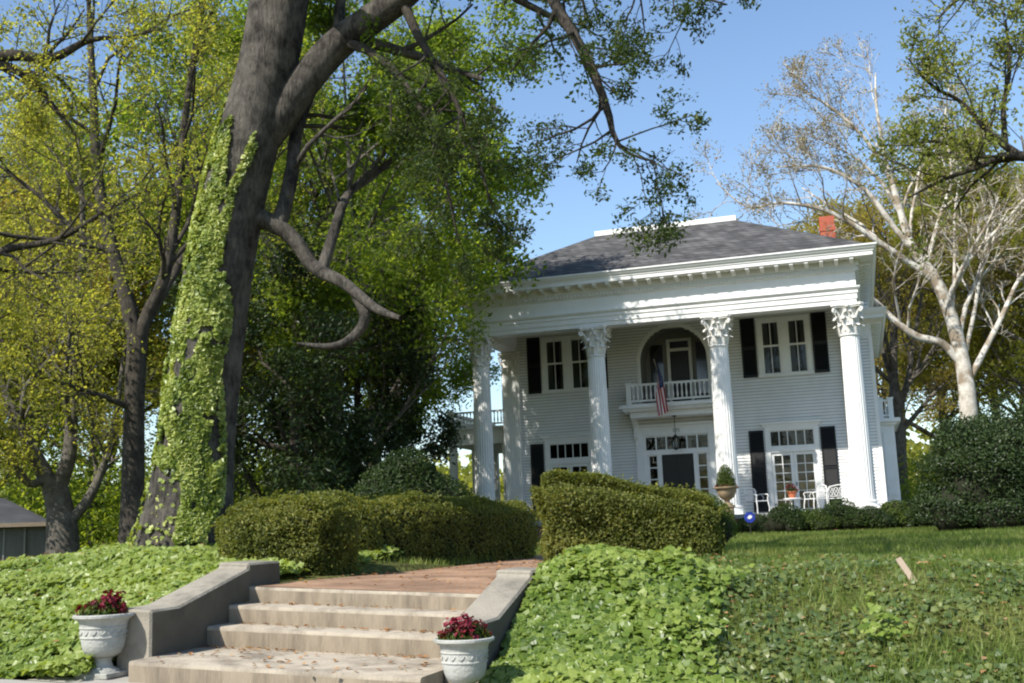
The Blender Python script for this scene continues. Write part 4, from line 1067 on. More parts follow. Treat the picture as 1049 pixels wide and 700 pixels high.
def path():
    ys = np.arange(SY+0.02, -3.0, 0.25); V = []; F = []
    for k, y in enumerate(ys):
        t = smooth01((y+20)/14.0); cxx = 8.7*(1-t)+6.6*t; hw = 1.245-0.2*t
        for j, x in enumerate(np.linspace(cxx-hw, cxx+hw, 7)):
            e = math.exp(-((y+29)/3)**2)
            zz = PZ+0.004+tz(x)*max(e, 0.0)*1.0 + 0.02*(1-e)*1.0
            if y > -18: zz = float(ground(x, y))+0.03
            elif y > -20: u = (y+20)/2; zz = zz*(1-u)+(float(ground(x, y))+0.03)*u
            V.append((x, y, zz))
        if k:
            for j in range(6): a = (k-1)*7+j; F.append((a, a+1, a+8, a+7))
    o = link("brick_path", big_mesh("brick_path", np.array(V), [np.array(F)], M_brickpath)); tag(o, "red brick path running from the steps between the hedges", kind="structure")
path()

def urn(px, py, d, scale, label, seed, flabel):
    p = at(px, py, d); o = np.array([p[0], p[1], -1.42+tz(p[0])+0.02]); x, y, z = o
    root = empty("garden_urn", o, label, "urn", "cast stone urns at the foot of the steps")
    s = scale
    MB().box(x-0.16*s, x+0.16*s, y-0.16*s, y+0.16*s, z, z+0.045*s).build("plinth", M_stone, root, origin=o, bevel=0.006)
    MB().lathe([(0.14*s, z+0.045*s), (0.135*s, z+0.06*s), (0.085*s, z+0.085*s), (0.068*s, z+0.13*s), (0.075*s, z+0.155*s), (0.10*s, z+0.165*s)], x, y, 32).build("foot", M_stone, root, origin=o, smooth=True, angle=45)
    prof = [(0.0, 0.166), (0.10, 0.168), (0.145, 0.195), (0.168, 0.24), (0.178, 0.29), (0.182, 0.325), (0.190, 0.328), (0.190, 0.336), (0.184, 0.340), (0.189, 0.405), (0.197, 0.408), (0.197, 0.416), (0.191, 0.420), (0.202, 0.465), (0.235, 0.49), (0.250, 0.495), (0.252, 0.515), (0.240, 0.522), (0.215, 0.515), (0.205, 0.48), (0.0, 0.478)]
    MB().lathe([(a*s, z+b*s) for a, b in prof], x, y, 48).build("bowl", M_stone, root, origin=o, smooth=True, angle=40)
    mb = MB()
    for k in range(16):                         # relief swags round the band
        a = 2*math.pi*k/16; pts = [(x+(0.187+0.005*math.sin(t/4*math.pi))*s*math.cos(a+t*0.09), y+(0.187+0.005*math.sin(t/4*math.pi))*s*math.sin(a+t*0.09), z+(0.392-0.035*math.sin(t/4*math.pi))*s) for t in range(5)]
        mb.tube(pts, 0.0045*s, 5)
    mb.build("relief_band", M_stone, root, origin=o, smooth=True)
    MB().lathe([(0.203*s, z+0.482*s), (0.0, z+0.492*s)], x, y, 24).build("soil", M_soil, root, origin=o)
    R = rng(seed); c = (x, y, z+0.485*s)
    bouquet("bedding_flowers", c, 0.225*s, 0.19*s, 620, 24, L_hedgeg, L_petal, flabel, "flowers", R, 0.05, 0.045, "crimson flowers planted in the urns")
urn(105, 697, 9.45, 0.98, "pale cast stone urn on the left, standing against the ivy bank", 11, "full clump of crimson flowers in the urn beside the ivy bank")
urn(477, 712, 8.38, 0.895, "pale cast stone urn in front of the right end of the steps", 12, "sparser crimson flowers with a tall bloom in the urn before the steps")

# ------------------------------------------------------------------ ground cover
def clear_of_path(X, Y):
    return ~in_stairs(X, Y, 0.02) & ~((X > SX0) & (X < SX1) & (Y > SY-0.1) & (Y < -18))
def ivy_ground():
    R = rng(21)
    def field(n, x0, x1, y0, y1, dens, lift):
        X = R.uniform(x0, x1, n); Y = R.uniform(y0, y1, n); ok = clear_of_path(X, Y) & (R.random(n) < dens(X, Y))
        X, Y = X[ok], Y[ok]; Z = ground(X, Y); e = 0.08
        nx = -(ground(X+e, Y)-Z)/e; ny = -(ground(X, Y+e)-Z)/e
        hgt = lift*(0.25+1.1*vnoise(X, Y, 2.2)*vnoise(X+9, Y, 0.8)*2)*(0.3+0.7*R.random(len(X)))
        P = np.stack([X, Y, Z+0.015+hgt], -1); N = np.stack([nx, ny-0.25, np.ones_like(nx)], -1)
        return P, N, np.clip(0.25+0.5*vnoise(X, Y, 1.3)+0.35*(hgt/lift-0.4), 0, 1)
    rag = lambda X, Y: (vnoise(X, Y, 0.9)-0.5)*1.6
    def d_left(X, Y):
        edge = -26.2+rag(X, Y)+0.5*np.clip(4.5-X, -3, 0)
        near = np.exp(-((X-OAK[0])**2+(Y-OAK[1])**2)/(2*1.6**2))*0.8
        return np.where((Y < edge) | (R.random(len(X)) < near), 1.0, 0.06)*(0.55+0.45*(vnoise(X, Y, 1.7) > 0.3))
    P1, N1, r1 = field(80000, -2.0, SX0-0.3, -31.15, -24.4, d_left, 0.13)
    def d_right(X, Y):
        return np.clip((12.5-(X+0.35*(Y+28)+1.6*rag(X, Y)))/1.6, 0, 1)*(Y < -25.0)
    P2, N2, r2 = field(60000, SX1+0.28, 14.2, -31.15, -24.4, d_right, 0.14)
    P = np.concatenate([P1, P2]); 
    o = link("ground_ivy", leaf_mesh("ground_ivy", P, 0.066, L_ivy, R, 1, np.concatenate([N1, N2]), 0.6, sizevar=0.5, shape='ivy', rbase=np.clip(np.concatenate([r1+0.22, r2]), 0, 1)))
    tag(o, "bright green ivy covering the banks either side of the steps", "ivy", kind="stuff")
    def d_dull(X, Y):
        return np.clip((-24.6+rag(X+5, Y)-Y)/3.0, 0.02, 1)*np.clip((X+0.35*(Y+28)+1.6*rag(X, Y)-10.6)/1.6, 0, 0.62)*np.clip((vnoise(X, Y, 1.1)-0.15)*1.8, 0.08, 1)
    P3, N3, r3 = field(60000, 10.6, 24, -31.15, -24.0, d_dull, 0.07)
    o = link("sparse_ivy", leaf_mesh("sparse_ivy", P3, 0.054, L_ivyd, R, 1, N3, 0.6, sizevar=0.5, shape='ivy', rbase=r3))
    tag(o, "duller ivy thinning into grass on the right-hand bank", "ivy", kind="stuff")
ivy_ground()

def grass():
    R = rng(22); n = 420000
    # denser toward the street so that blades stay visible where they are large
    Y = -31.0+ (R.random(n)**1.9)*30.0; X = R.uniform(-14, 24, n)
    ok = clear_of_path(X, Y) & ((X > SX1+0.3) | (Y > -26.5) | (X < 3)) & ~((X > -0.7) & (X < 13.9) & (Y > -1.2))
    vis = (np.abs((X-CAM[0])*_r[0]+(Y-CAM[1])*_r[1]) < 0.52*((X-CAM[0])*_fw[0]+(Y-CAM[1])*_fw[1])+1.0); ok &= vis
    ok &= ~((X+0.35*(Y+28) < 11.2) & (Y < -25) & (X > 3) & (R.random(n) > 0.12))
    X, Y = X[ok], Y[ok]; P = np.stack([X, Y, ground(X, Y)-0.005], -1)
    d = np.linalg.norm(P[:, :2]-CAM[:2], axis=1)
    nrm = np.tile([[0, 0, 1.0]], (len(X), 1))
    size = 0.085
    rb = np.clip(vnoise(X, Y, 0.7)*0.9+0.05, 0, 1)
    o = link("grass", leaf_mesh("grass", P, size, L_grass, R, 0.16, nrm, 0.55, shape='blade', rbase=rb, sizevar=0.5)); tag(o, "mown green lawn between the bank and the house", "grass", kind="stuff")
grass()

def litter():
    R = rng(23); P = []; N = []
    def put(x, y, z): P.append((x, y, z+0.012)); N.append((0, 0, 1.0))
    for _ in range(420):                        # brick path and step backs
        y = R.uniform(SY+0.1, -20); x = R.uniform(SX0+0.05, SX1-0.05)
        if abs(x-8.7) < 0.9 and R.random() < 0.6: continue
        put(x, y, PZ+tz(x)*math.exp(-((y+29)/3)**2)+0.02)
    zz = PZ
    for k, (r_, yb, n) in enumerate(((0.15, SY, 26), (0.31, SY-0.36, 45), (0.48, SY-0.72, 60))):
        for _ in range(n):
            x = SX0+0.04+(SX1-SX0-0.08)*R.random()**1.2; y = yb-abs(R.normal())*0.06-0.03; put(x, y, PZ-r_+tz(x))
    for _ in range(60):
        x = R.uniform(SX0+0.1, SX1-0.1); put(x, SY-0.75-1.2*R.random(), PZ-0.48+tz(x))
    for _ in range(620):
        x = R.uniform(11, 19); y = R.uniform(-30.5, -25); put(x, y, float(ground(x, y))+0.06)
    for _ in range(160):
        x = R.uniform(1, 7); y = R.uniform(-30.5, -25); put(x, y, float(ground(x, y))+0.13)
    o = link("fallen_leaves", leaf_mesh("fallen_leaves", np.array(P), 0.06, L_litter, R, 0.6, np.array(N), 0.35)); tag(o, "dry brown leaves scattered on the steps, path and bank", "leaves", kind="stuff")
litter()

def stake():
    p = at(932, 615, 11.0); g = float(ground(p[0], p[1])); o = np.array([p[0], p[1], g+0.08])
    mb = MB().box(-0.030, 0.030, -0.010, 0.010, -0.16, 0.155)
    ob = mb.build("wooden_stake", M_wood, None, bevel=0.003); ob.location = tuple(o); ob.rotation_euler = (-0.5, -0.42, 0.2)
    tag(ob, "short pale wooden slat leaning in the ivy of the right bank", "stake")
stake()

# ------------------------------------------------------------------ hedges and shrubs
def blob_points(n, c, r, R, lump=0.22, ls=1.1, shell=0.3, flat=1.0):
    d = unit(R.normal(size=(n, 3))); d[:, 2] = np.where(d[:, 2] < -0.35, -d[:, 2]*0.6, d[:, 2])
    q = d*np.array(r); lum = 1+lump*(vnoise3(q+np.array(c), ls)-0.5)*2+lump*0.6*(vnoise3(q*2.3+np.array(c), ls)-0.5)*2
    rad = (1-shell*np.abs(R.normal(size=n))*0.6)*lum
    return np.array(c)+q*rad[:, None], d
def core(mb, c, r, seed, k=0.78):
    u, v = 14, 8; vs = []; 
    for i in range(v+1):
        th = math.pi*i/v
        for j in range(u):
            ph = 2*math.pi*j/u; w = k*(1+0.12*math.sin(3*ph+seed)+0.08*math.cos(2*th+seed))
            vs.append((c[0]+r[0]*w*math.sin(th)*math.cos(ph), c[1]+r[1]*w*math.sin(th)*math.sin(ph), c[2]+r[2]*w*math.cos(th)))
    mb.add(vs, [(i*u+j, i*u+(j+1) % u, (i+1)*u+(j+1) % u, (i+1)*u+j) for i in range(v) for j in range(u)])
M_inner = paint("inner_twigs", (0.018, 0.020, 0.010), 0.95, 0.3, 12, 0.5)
def bush(name, base, blobs, n, size, mat, label, cat, seed, group=None, lump=0.25, aspect=0.5, ns=0.9, stems=6, stem_h=0.5):
    """blobs: (dx,dy,dz,rx,ry,rz) about the base"""
    base = np.array(base, float); R = rng(seed); root = empty(name, base, label, cat, group)
    vol = np.array([b[3]*b[4]+b[4]*b[5]+b[3]*b[5] for b in blobs]); vol = vol/vol.sum(); PP = []; NN = []; mb = MB()
    for b, w in zip(blobs, vol):
        c = base+np.array(b[:3]); P, d = blob_points(int(n*w), c, b[3:6], R, lump); PP.append(P); NN.append(d); core(mb, c, b[3:6], seed, 0.72)
    P = np.concatenate(PP); N = np.concatenate(NN); ok = P[:, 2] > base[2]-0.05; P, N = P[ok], N[ok]
    rb = np.clip(0.15+0.7*vnoise3(P, 2.5), 0, 1)
    link("foliage", leaf_mesh("foliage", P, size, mat, R, aspect, N, ns, origin=base, rbase=rb), root)
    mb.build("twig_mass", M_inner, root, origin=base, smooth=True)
    st = MB()
    for k in range(stems):
        a = 6.28*k/stems; st.tube([base+np.array([0.08*math.cos(a), 0.08*math.sin(a), -0.1]), base+np.array([0.2*math.cos(a), 0.2*math.sin(a), stem_h])], 0.018, 5)
    st.build("stem", B_dark, root, origin=base); return root

def hedge(name, p0, p1, width, z0, h0, h1, n, size, mat, label, cat, seed, lump=0.10, group=None, mat_mix=None):
    """clipped hedge from p0 to p1 (x,y), rounded box"""
    R = rng(seed); p0 = np.array(p0, float); p1 = np.array(p1, float); L = np.linalg.norm(p1-p0); t = (p1-p0)/L; nn = np.array([-t[1], t[0]])
    mid = (p0+p1)/2; base = np.array([mid[0], mid[1], z0]); root = empty(name, base, label, cat, group)
    # faces weighted by area
    A = np.array([L*h0, L*h0, L*width, width*h0, width*h0]); f = R.choice(5, n, p=A/A.sum())
    a = R.random(n); b = R.random(n); s = np.zeros(n); w = np.zeros(n); z = np.zeros(n); N = np.zeros((n, 3))
    for k in range(5):
        m = f == k
        if k == 0: s[m] = a[m]; w[m] = -0.5; z[m] = b[m]; N[m] = [*(-nn), 0.15]
        if k == 1: s[m] = a[m]; w[m] = 0.5; z[m] = b[m]; N[m] = [*nn, 0.15]
        if k == 2: s[m] = a[m]; w[m] = b[m]-0.5; z[m] = 1; N[m] = [0, 0, 1]
        if k == 3: s[m] = 0; w[m] = a[m]-0.5; z[m] = b[m]; N[m] = [*(-t), 0.15]
        if k == 4: s[m] = 1; w[m] = a[m]-0.5; z[m] = b[m]; N[m] = [*t, 0.15]
    H = h0+(h1-h0)*s
    # rounding of the top edges and a slightly bulging face
    edge = np.clip((z-0.7)/0.3, 0, 1); w = w*(1-0.22*edge**2); zz = z*H-0.14*(np.abs(w)*2)**4*(z > 0.9)
    w = w*(0.90+0.10*np.sin(np.clip(z, 0.1, 1)*math.pi*0.8))
    es = np.clip(1-np.minimum(s, 1-s)*L/0.35, 0, 1); w = w*(1-0.22*es**2); zz = zz-0.10*es**2*z; s = 0.5+(s-0.5)*(1-0.10/L*(2*np.abs(w))**3*2)
    P = np.zeros((n, 3)); P[:, :2] = p0+np.outer(s*L, t)+np.outer(w*width, nn); P[:, 2] = z0+zz
    lum = (vnoise3(P, 1.4)-0.5)*2*lump+(vnoise3(P, 4.0)-0.5)*lump - np.abs(R.normal(size=n))*0.09+0.05
    P += N*lum[:, None]
    tip = R.random(n) < 0.06; P[tip] += N[tip]*(R.random(tip.sum())*0.09)[:, None]
    rb = np.clip(0.05+0.5*vnoise3(P, 1.8)+0.35*vnoise3(P, 6.0), 0, 1)
    link("foliage", leaf_mesh("foliage", P, size, mat, R, 0.55, N, 0.95, origin=base, rbase=rb), root)
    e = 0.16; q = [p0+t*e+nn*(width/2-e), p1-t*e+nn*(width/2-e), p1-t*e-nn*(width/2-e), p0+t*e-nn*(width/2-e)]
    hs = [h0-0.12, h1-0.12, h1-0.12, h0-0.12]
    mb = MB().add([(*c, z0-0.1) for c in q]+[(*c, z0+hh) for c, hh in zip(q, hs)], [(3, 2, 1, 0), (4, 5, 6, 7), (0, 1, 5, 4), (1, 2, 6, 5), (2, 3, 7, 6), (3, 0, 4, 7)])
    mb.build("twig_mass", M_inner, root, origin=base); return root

ha = at(285, 592, 13.1)
q0, q1 = at(243, 560, 13.6), at(346, 560, 13.3)
hedge("clipped_hedge", q0[:2], q1[:2], 1.15, -0.80, 0.95, 1.0, 40000, 0.044, L_hedge, "squarish olive-yellow clipped hedge block just right of the ivy-clad trunk", "hedge", 31, lump=0.17)
hedge("clipped_hedge", (6.15, -25.3), (7.25, -19.9), 1.05, -0.78, 1.06, 1.0, 46000, 0.050, L_hedge, "long clipped olive hedge running along the left edge of the brick path", "hedge", 32)
hedge("clipped_hedge", (9.08, -24.5), (11.25, -23.95), 1.0, -0.72, 1.12, 0.76, 52000, 0.044, L_hedge, "blocky clipped hedge right of the brick path behind the bright ivy", "hedge", 33, lump=0.15)
hb = at(720, 556, 15.2)
bush("dark_boxwood", (hb[0], hb[1], -0.66), [(0, 0, 0.36, 0.50, 0.5, 0.48), (-0.38, -0.05, 0.42, 0.48, 0.5, 0.48), (-0.75, 0, 0.4, 0.45, 0.45, 0.5)], 26000, 0.036, L_hedgeg, "dark green rounded shrub at the right end of the clipped hedge", "shrub", 34, lump=0.10)

# foundation planting in front of the porch
FS = [(8.9, 0.40, 0.60), (9.9, 0.58, 0.74), (10.75, 0.50, 1.0), (11.6, 0.60, 0.84), (12.45, 0.55, 1.06), (13.3, 0.62, 0.80), (14.1, 0.48, 1.02), (14.9, 0.6, 1.15), (15.75, 0.5, 0.85)]
FL = ["low dark shrub beside the blue yard sign", "dark bushy shrub in front of the left porch armchair", "taller shrub with light tips below the french doors", "rounded dark shrub below the terracotta flower pot",
      "upright leafy shrub in front of the white settee", "wide shrub at the foot of the right column", "small shrub just beyond the right column", "spreading shrub below the side bay", "low shrub at the far right end of the porch planting"]
for k, ((x, r, h), lb) in enumerate(zip(FS, FL)):
    y = -2.4+0.25*math.sin(k*2.1); g = float(ground(x, y)); r *= 1.15; h *= 0.93
    bush("porch_shrub", (x, y, g), [(0, 0, h*0.45, r, r*0.85, h*0.55), (r*0.5, -0.2, h*0.3, r*0.7, r*0.6, h*0.42), (-r*0.5, -0.1, h*0.4, r*0.6, r*0.55, h*0.5)], 6500, 0.065, L_conif if k % 3 else L_hedgeg, lb, "shrub", 50+k, "shrubs along the porch", lump=0.3)

rb_ = at(1012, 528, 29.0); g = float(ground(rb_[0], rb_[1]))
bush("holly_bush", (rb_[0], rb_[1], g), [(0, 0, 1.2, 1.4, 1.4, 1.5), (-0.75, -0.2, 0.55, 1.0, 1.1, 0.9), (0.7, 0.0, 1.9, 1.1, 1.2, 1.25), (1.5, 0.2, 1.0, 1.4, 1.4, 1.4), (-0.35, 0, 2.0, 0.8, 0.8, 0.8), (1.5, 0, 2.3, 0.8, 0.8, 0.9), (0.5, -0.5, 0.4, 1.4, 1.0, 0.7)], 56000, 0.085, L_mag, "tall dark glossy evergreen bush right of the house", "bush", 71, lump=0.38, stems=5, stem_h=1.0)
sb = at(412, 520, 25.0); g = float(ground(sb[0], sb[1]))
bush("spreading_shrub", (sb[0], sb[1], g), [(0, 0, 1.1, 1.3, 1.1, 1.1), (-0.8, 0.1, 0.8, 1.0, 0.9, 0.85), (0.85, 0.1, 0.9, 0.85, 0.9, 0.9), (0.15, 0, 1.6, 0.8, 0.8, 0.75)], 30000, 0.075, L_conif, "broad dark green shrub behind the long hedge, left of the columns", "shrub", 72, lump=0.22)
wb = at(318, 520, 24.0); g = float(ground(wb[0], wb[1]))
bush("pale_shrub", (wb[0], wb[1], g), [(0, 0, 0.7, 0.9, 0.7, 0.75), (-0.8, 0.3, 0.6, 0.8, 0.7, 0.65)], 12000, 0.06, L_green, "lighter green shrub between the oak and the broad dark shrub", "shrub", 73, lump=0.3)

# ------------------------------------------------------------------ the big ivy-clad oak
OB = np.array([OAK[0], OAK[1], float(ground(OAK[0], OAK[1]))])
d0 = 15.0
def oak():
    A = lambda x, y, d=d0: at(x, y, d)
    trunk = ([A(190, 590), A(191, 552), A(194, 520), A(202, 450), A(210, 380), A(222, 290), A(238, 210), A(258, 130), A(276, 60), A(286, 0), A(296, -80), A(300, -190), A(320, -300)],
             [0.86, 0.68, 0.55, 0.49, 0.47, 0.45, 0.43, 0.44, 0.42, 0.42, 0.38, 0.30, 0.18], 'nogrow')
    limbs = [trunk,
        ([A(256, 158), A(284, 122), A(312, 84), A(348, 44), A(410, -2, 14.6), A(470, -60, 14.2), A(540, -120, 13.6), A(640, -180, 13)], [0.27, 0.26, 0.235, 0.22, 0.20, 0.17, 0.13, 0.08]),
        ([A(250, 226), A(272, 226), A(300, 244), A(322, 274), A(352, 290, 14.6), A(385, 316, 14.4), A(410, 326, 14.2)], [0.19, 0.135, 0.108, 0.095, 0.08, 0.062, 0.03], 'nogrow'),
        ([A(366, 303, 14.6), A(374, 325, 14.5), A(362, 345, 14.5), A(340, 355, 14.4), A(304, 352, 14.3)], [0.085, 0.075, 0.065, 0.05, 0.015], 'nogrow'),
        ([A(284, 236), A(293, 205, 15.1), A(300, 170, 15.2), A(305, 130, 15.4), A(330, 70, 15.8), A(350, 20, 16)], [0.12, 0.105, 0.10, 0.09, 0.06, 0.03]),
        ([A(330, 276), A(343, 235, 15.2), A(356, 200, 15.5), A(380, 182, 16), A(420, 150, 16.5), A(470, 120, 17)], [0.085, 0.075, 0.065, 0.055, 0.04, 0.02]),
        ([A(286, 0), A(250, -70, 15.5), A(200, -140, 16.2), A(120, -200, 17)], [0.30, 0.24, 0.17, 0.07]),
        ([A(292, -60), A(330, -130, 16.5), A(360, -200, 18), A(380, -260, 20)], [0.30, 0.22, 0.15, 0.07]),
        ([A(296, -60), np.array([6.6, -27.0, 8.2]), np.array([9.0, -27.6, 9.3]), np.array([12.0, -27.5, 9.8]), np.array([15.0, -26.6, 10.0])], [0.26, 0.2, 0.15, 0.10, 0.04]),  # this and the next two limbs: unseen, added overhead to block sky light
        ([A(298, -120), np.array([6.5, -25.0, 9.5]), np.array([9.0, -24.2, 10.8]), np.array([12.0, -23.0, 11.6])], [0.24, 0.18, 0.12, 0.05]),
        ([A(298, -140), np.array([6.8, -27.5, 10.2]), np.array([9.5, -29.5, 11.3]), np.array([12.5, -30.8, 12.0])], [0.22, 0.16, 0.10, 0.04]),
        # long limb that comes back down over the yard, in front of the sky
        ([A(500, -85, 13.8), A(545, -40, 13.2), A(566, 0, 12.9), A(597, 52, 12.7), A(621, 108, 12.6), A(629, 140, 12.6), A(645, 158, 12.6), A(672, 166, 12.6)], [0.12, 0.09, 0.072, 0.06, 0.05, 0.03, 0.02, 0.008]),
        ([A(470, -60, 14.2), A(520, -60, 13.4), A(600, -45, 12.9), A(680, -15, 12.6), A(745, 5, 12.4)], [0.11, 0.08, 0.055, 0.03, 0.01]),
        ([A(412, 0, 14.6), A(430, 40, 14.4), A(460, 90, 14.3), A(485, 150, 14.2), A(505, 215, 14.2)], [0.08, 0.06, 0.04, 0.025, 0.01]),
        ([A(350, 42), A(390, 60, 14.5), A(430, 110, 14.4), A(455, 180, 14.4), A(470, 250, 14.5)], [0.08, 0.06, 0.04, 0.025, 0.01]),
    ]
    R = rng(101)
    TP, _ = resample(trunk[0], trunk[1], 60)
    def off_trunk(p):
        ax = np.interp(p[:, 2], TP[:, 2], TP[:, 0]); ay = np.interp(p[:, 2], TP[:, 2], TP[:, 1])
        return (np.hypot(p[:, 0]-ax, p[:, 1]-ay) > 1.3) | (p[:, 2] > OB[2]+7.6)
    root = tree("oak_tree", OB, "massive old oak with an ivy-covered leaning trunk beside the garden steps", "tree", limbs[:11],
         [dict(n=9, ang=55, ratio=0.45, s0=0.35, rr=0.45, up=0.15, lmax=2.6), dict(n=6, ang=45, ratio=0.55, s0=0.3, rr=0.55, up=0.05, lmax=1.3), dict(n=5, ang=45, ratio=0.6, s0=0.3, rr=0.5, up=0.0, lmax=0.6, rmin=0.004)],
         R, B_oak, dict(per=14, spread=0.09, size=0.085, mat=L_oak, ns=1.6), k0=24, keep=off_trunk, keeptwig=off_trunk)
    return limbs
OAKL = oak()
def oak_overhang():
    R = rng(102)
    tr = OAKL[11:]
    root = bpy.data.objects["oak_tree"]; loc = OB
    mains = []; mr = []; V = []; F = []; off = 0
    def push(v, f):
        nonlocal off
        V.append(v-loc); F.append(f+off); off += len(v)
    for lb in tr:
        P, r = resample(lb[0], lb[1], 14); mains.append(P); mr.append(r); v, f = batch_tubes(P[None], r[None], 8); push(v, f)
    lv = grow(np.array(mains), np.array(mr), [dict(n=14, ang=55, ratio=0.36, s0=0.30, rr=0.45, up=-0.02, lmax=1.0, curve=-0.01, rmin=0.006), dict(n=5, ang=45, ratio=0.55, s0=0.35, rr=0.5, up=-0.04, lmax=0.55, curve=-0.01, rmin=0.004), dict(n=4, ang=45, ratio=0.6, s0=0.35, rr=0.6, up=-0.1, lmax=0.35, rmin=0.003)], R)
    for q, (P, r) in enumerate(lv):
        v, f = batch_tubes(P, r, (6, 4, 3)[q]); push(v, f)
    link("branch", big_mesh("branch", np.concatenate(V), [np.concatenate(F)], B_dark, True), root)
    P, r = lv[-1]; c = 15; B, m, _ = P.shape
    s = (0.3+0.7*R.random((B, c)))*(m-1); i = np.clip(np.floor(s).astype(int), 0, m-2); u = (s-i)[..., None]; bi = np.arange(B)[:, None]
    pts = ((P[bi, i]*(1-u)+P[bi, i+1]*u)+R.normal(size=(B, c, 3))*0.05).reshape(-1, 3)
    link("leaf_spray", leaf_mesh("leaf_spray", pts, 0.058, L_over, R, 0.5, np.tile([[0, 0, 1.0]], (len(pts), 1)), 1.5, origin=loc, rbase=np.repeat(R.random(B), c)*0.6+0.2), root)
oak_overhang()

def trunk_ivy():
    R = rng(103); P, r = resample(OAKL[0][0], OAKL[0][1], 60)
    n = 60000; s = R.random(n)**0.9*38+1; i = s.astype(int); u = (s-i)[:, None]
    c = P[i]*(1-u)+P[i+1]*u; rad = (r[i]*(1-u[:, 0])+r[i+1]*u[:, 0])
    ang = R.uniform(-1.6, 2.3, n)                     # round the side that faces the street-left
    face = math.atan2(-0.80, -0.62); a = face+ang
    hz = c[:, 2]-OB[2]
    # ragged edges: ivy thins on the right flank, near the foot and at its top
    lim = 1.70+0.40*(vnoise(hz*1.3, np.zeros(n)+3)-0.5)*2-0.50*np.clip(hz-2.6, 0, 3)/3
    keep = (ang > -1.6) & (ang < lim) & (hz > 0.05) & (hz < 5.5+1.0*(vnoise(ang*2, ang*0+1)-0.5)*2)
    keep &= ~((hz < 1.1-0.25*ang) & (ang < 1.05) & (R.random(n) < 0.97))
    keep &= ~((hz >= 1.15) & (hz < 1.6) & (ang < 0.2) & (R.random(n) < 0.5))
    keep &= (vnoise(ang*3+5, hz*2.2) > 0.27) & (vnoise(ang*6+2, hz*6.0) > 0.22)
    c, rad, a, hz = c[keep], rad[keep], a[keep], hz[keep]; m = len(c)
    d = np.stack([np.cos(a), np.sin(a), np.zeros(m)], -1); bul = 0.01+0.10*vnoise(a*2.5, hz*1.8)**1.5*(0.4+0.6*R.random(m))
    pts = c+d*(rad+bul)[:, None]
    o = link("climbing_ivy", leaf_mesh("climbing_ivy", pts, 0.060, L_trunkivy, R, 1, d+np.array([0, 0, 0.45]), 0.85, shape='ivy', sizevar=0.55, origin=OB, rbase=np.clip(0.2+0.7*vnoise(a*4, hz*3), 0, 1)), None, OB)
    tag(o, "pale sunlit ivy climbing the left face of the massive oak trunk", "ivy")
trunk_ivy()

# ------------------------------------------------------------------ the other trees
LV3 = [dict(n=8, ang=50, ratio=0.5, s0=0.3, rr=0.5, up=0.2, rmin=0.012), dict(n=7, ang=45, ratio=0.55, s0=0.25, rr=0.55, up=0.1, rmin=0.008), dict(n=5, ang=42, ratio=0.6, s0=0.3, rr=0.6, up=0.05, rmin=0.006)]
def gz(p): return np.array([p[0], p[1], float(ground(p[0], p[1]))-0.05])

# yard tree behind the oak: bright green crown left of the roof and overhead shade on the portico
yb = gz(at(340, 530, 33.5)); R = rng(110)
L = auto_limbs(yb, 17.5, 5.2, 14, R, 0.17, 0.22, (0.3, 0.5))
tree("broadleaf_tree", yb, "tall bright green tree whose leaves reach in front of the left cornice", "tree", L, LV3, R, B_grey, dict(per=14, spread=0.24, size=0.16, mat=L_green, gaps=0.25))

# magnolia-like dark evergreens
for k, (px, d, h, sp, s, lb) in enumerate([(305, 31.0, 8.8, 3.0, 111, "dark glossy evergreen tree right of the oak trunk"), (372, 36.0, 9.6, 2.4, 112, "dark evergreen tree rising beside the left porch of the house")]):
    b = gz(at(px, 520, d)); R = rng(s)
    L = auto_limbs(b, h, sp, 12, R, 0.2, 0.08, (0, 0), up=0.45)
    tree("evergreen_tree", b, lb, "tree", L, [dict(n=8, ang=55, ratio=0.5, s0=0.2, rr=0.5, up=0.1, rmin=0.012), dict(n=6, ang=50, ratio=0.55, s0=0.2, rr=0.5, up=0.1, rmin=0.008), dict(n=3, ang=45, ratio=0.6, s0=0.3, rr=0.6, rmin=0.006)],
         R, B_dark, dict(per=16, spread=0.18, size=0.16, mat=L_mag, aspect=0.45), group="dark evergreens between the oak and the house")

# left background trees seen behind and beside the oak trunk
b = gz(at(135, 556, 24.0)); R = rng(120); A = lambda x, y, d=24.0: at(x, y, d)
tree("forked_tree", b, "dark straight-trunked tree forking high just left of the oak", "tree",
     [([b, A(136, 500), A(138, 400), A(141, 345)], [0.30, 0.23, 0.22, 0.22], 'nogrow'),
      ([A(140, 350), A(128, 300), A(115, 255), A(100, 180), A(95, 90), A(90, -20)], [0.19, 0.16, 0.14, 0.12, 0.09, 0.04]),
      ([A(142, 348), A(152, 320), A(168, 285), A(180, 220), A(190, 120), A(205, 10)], [0.17, 0.14, 0.13, 0.11, 0.08, 0.04]),
      ([A(138, 420), A(110, 408, 23.5), A(70, 395, 23), A(20, 380, 22.5), A(-40, 360, 22)], [0.08, 0.065, 0.05, 0.035, 0.02]),
      ([A(150, 330), A(190, 260, 25), A(230, 190, 26), A(260, 100, 27)], [0.12, 0.09, 0.06, 0.03])],
     LV3, R, B_dark, dict(per=16, spread=0.24, size=0.095, mat=L_olive, gaps=0.28))
b = gz(at(64, 566, 29.0)); R = rng(121); A = lambda x, y, d=29.0: at(x, y, d)
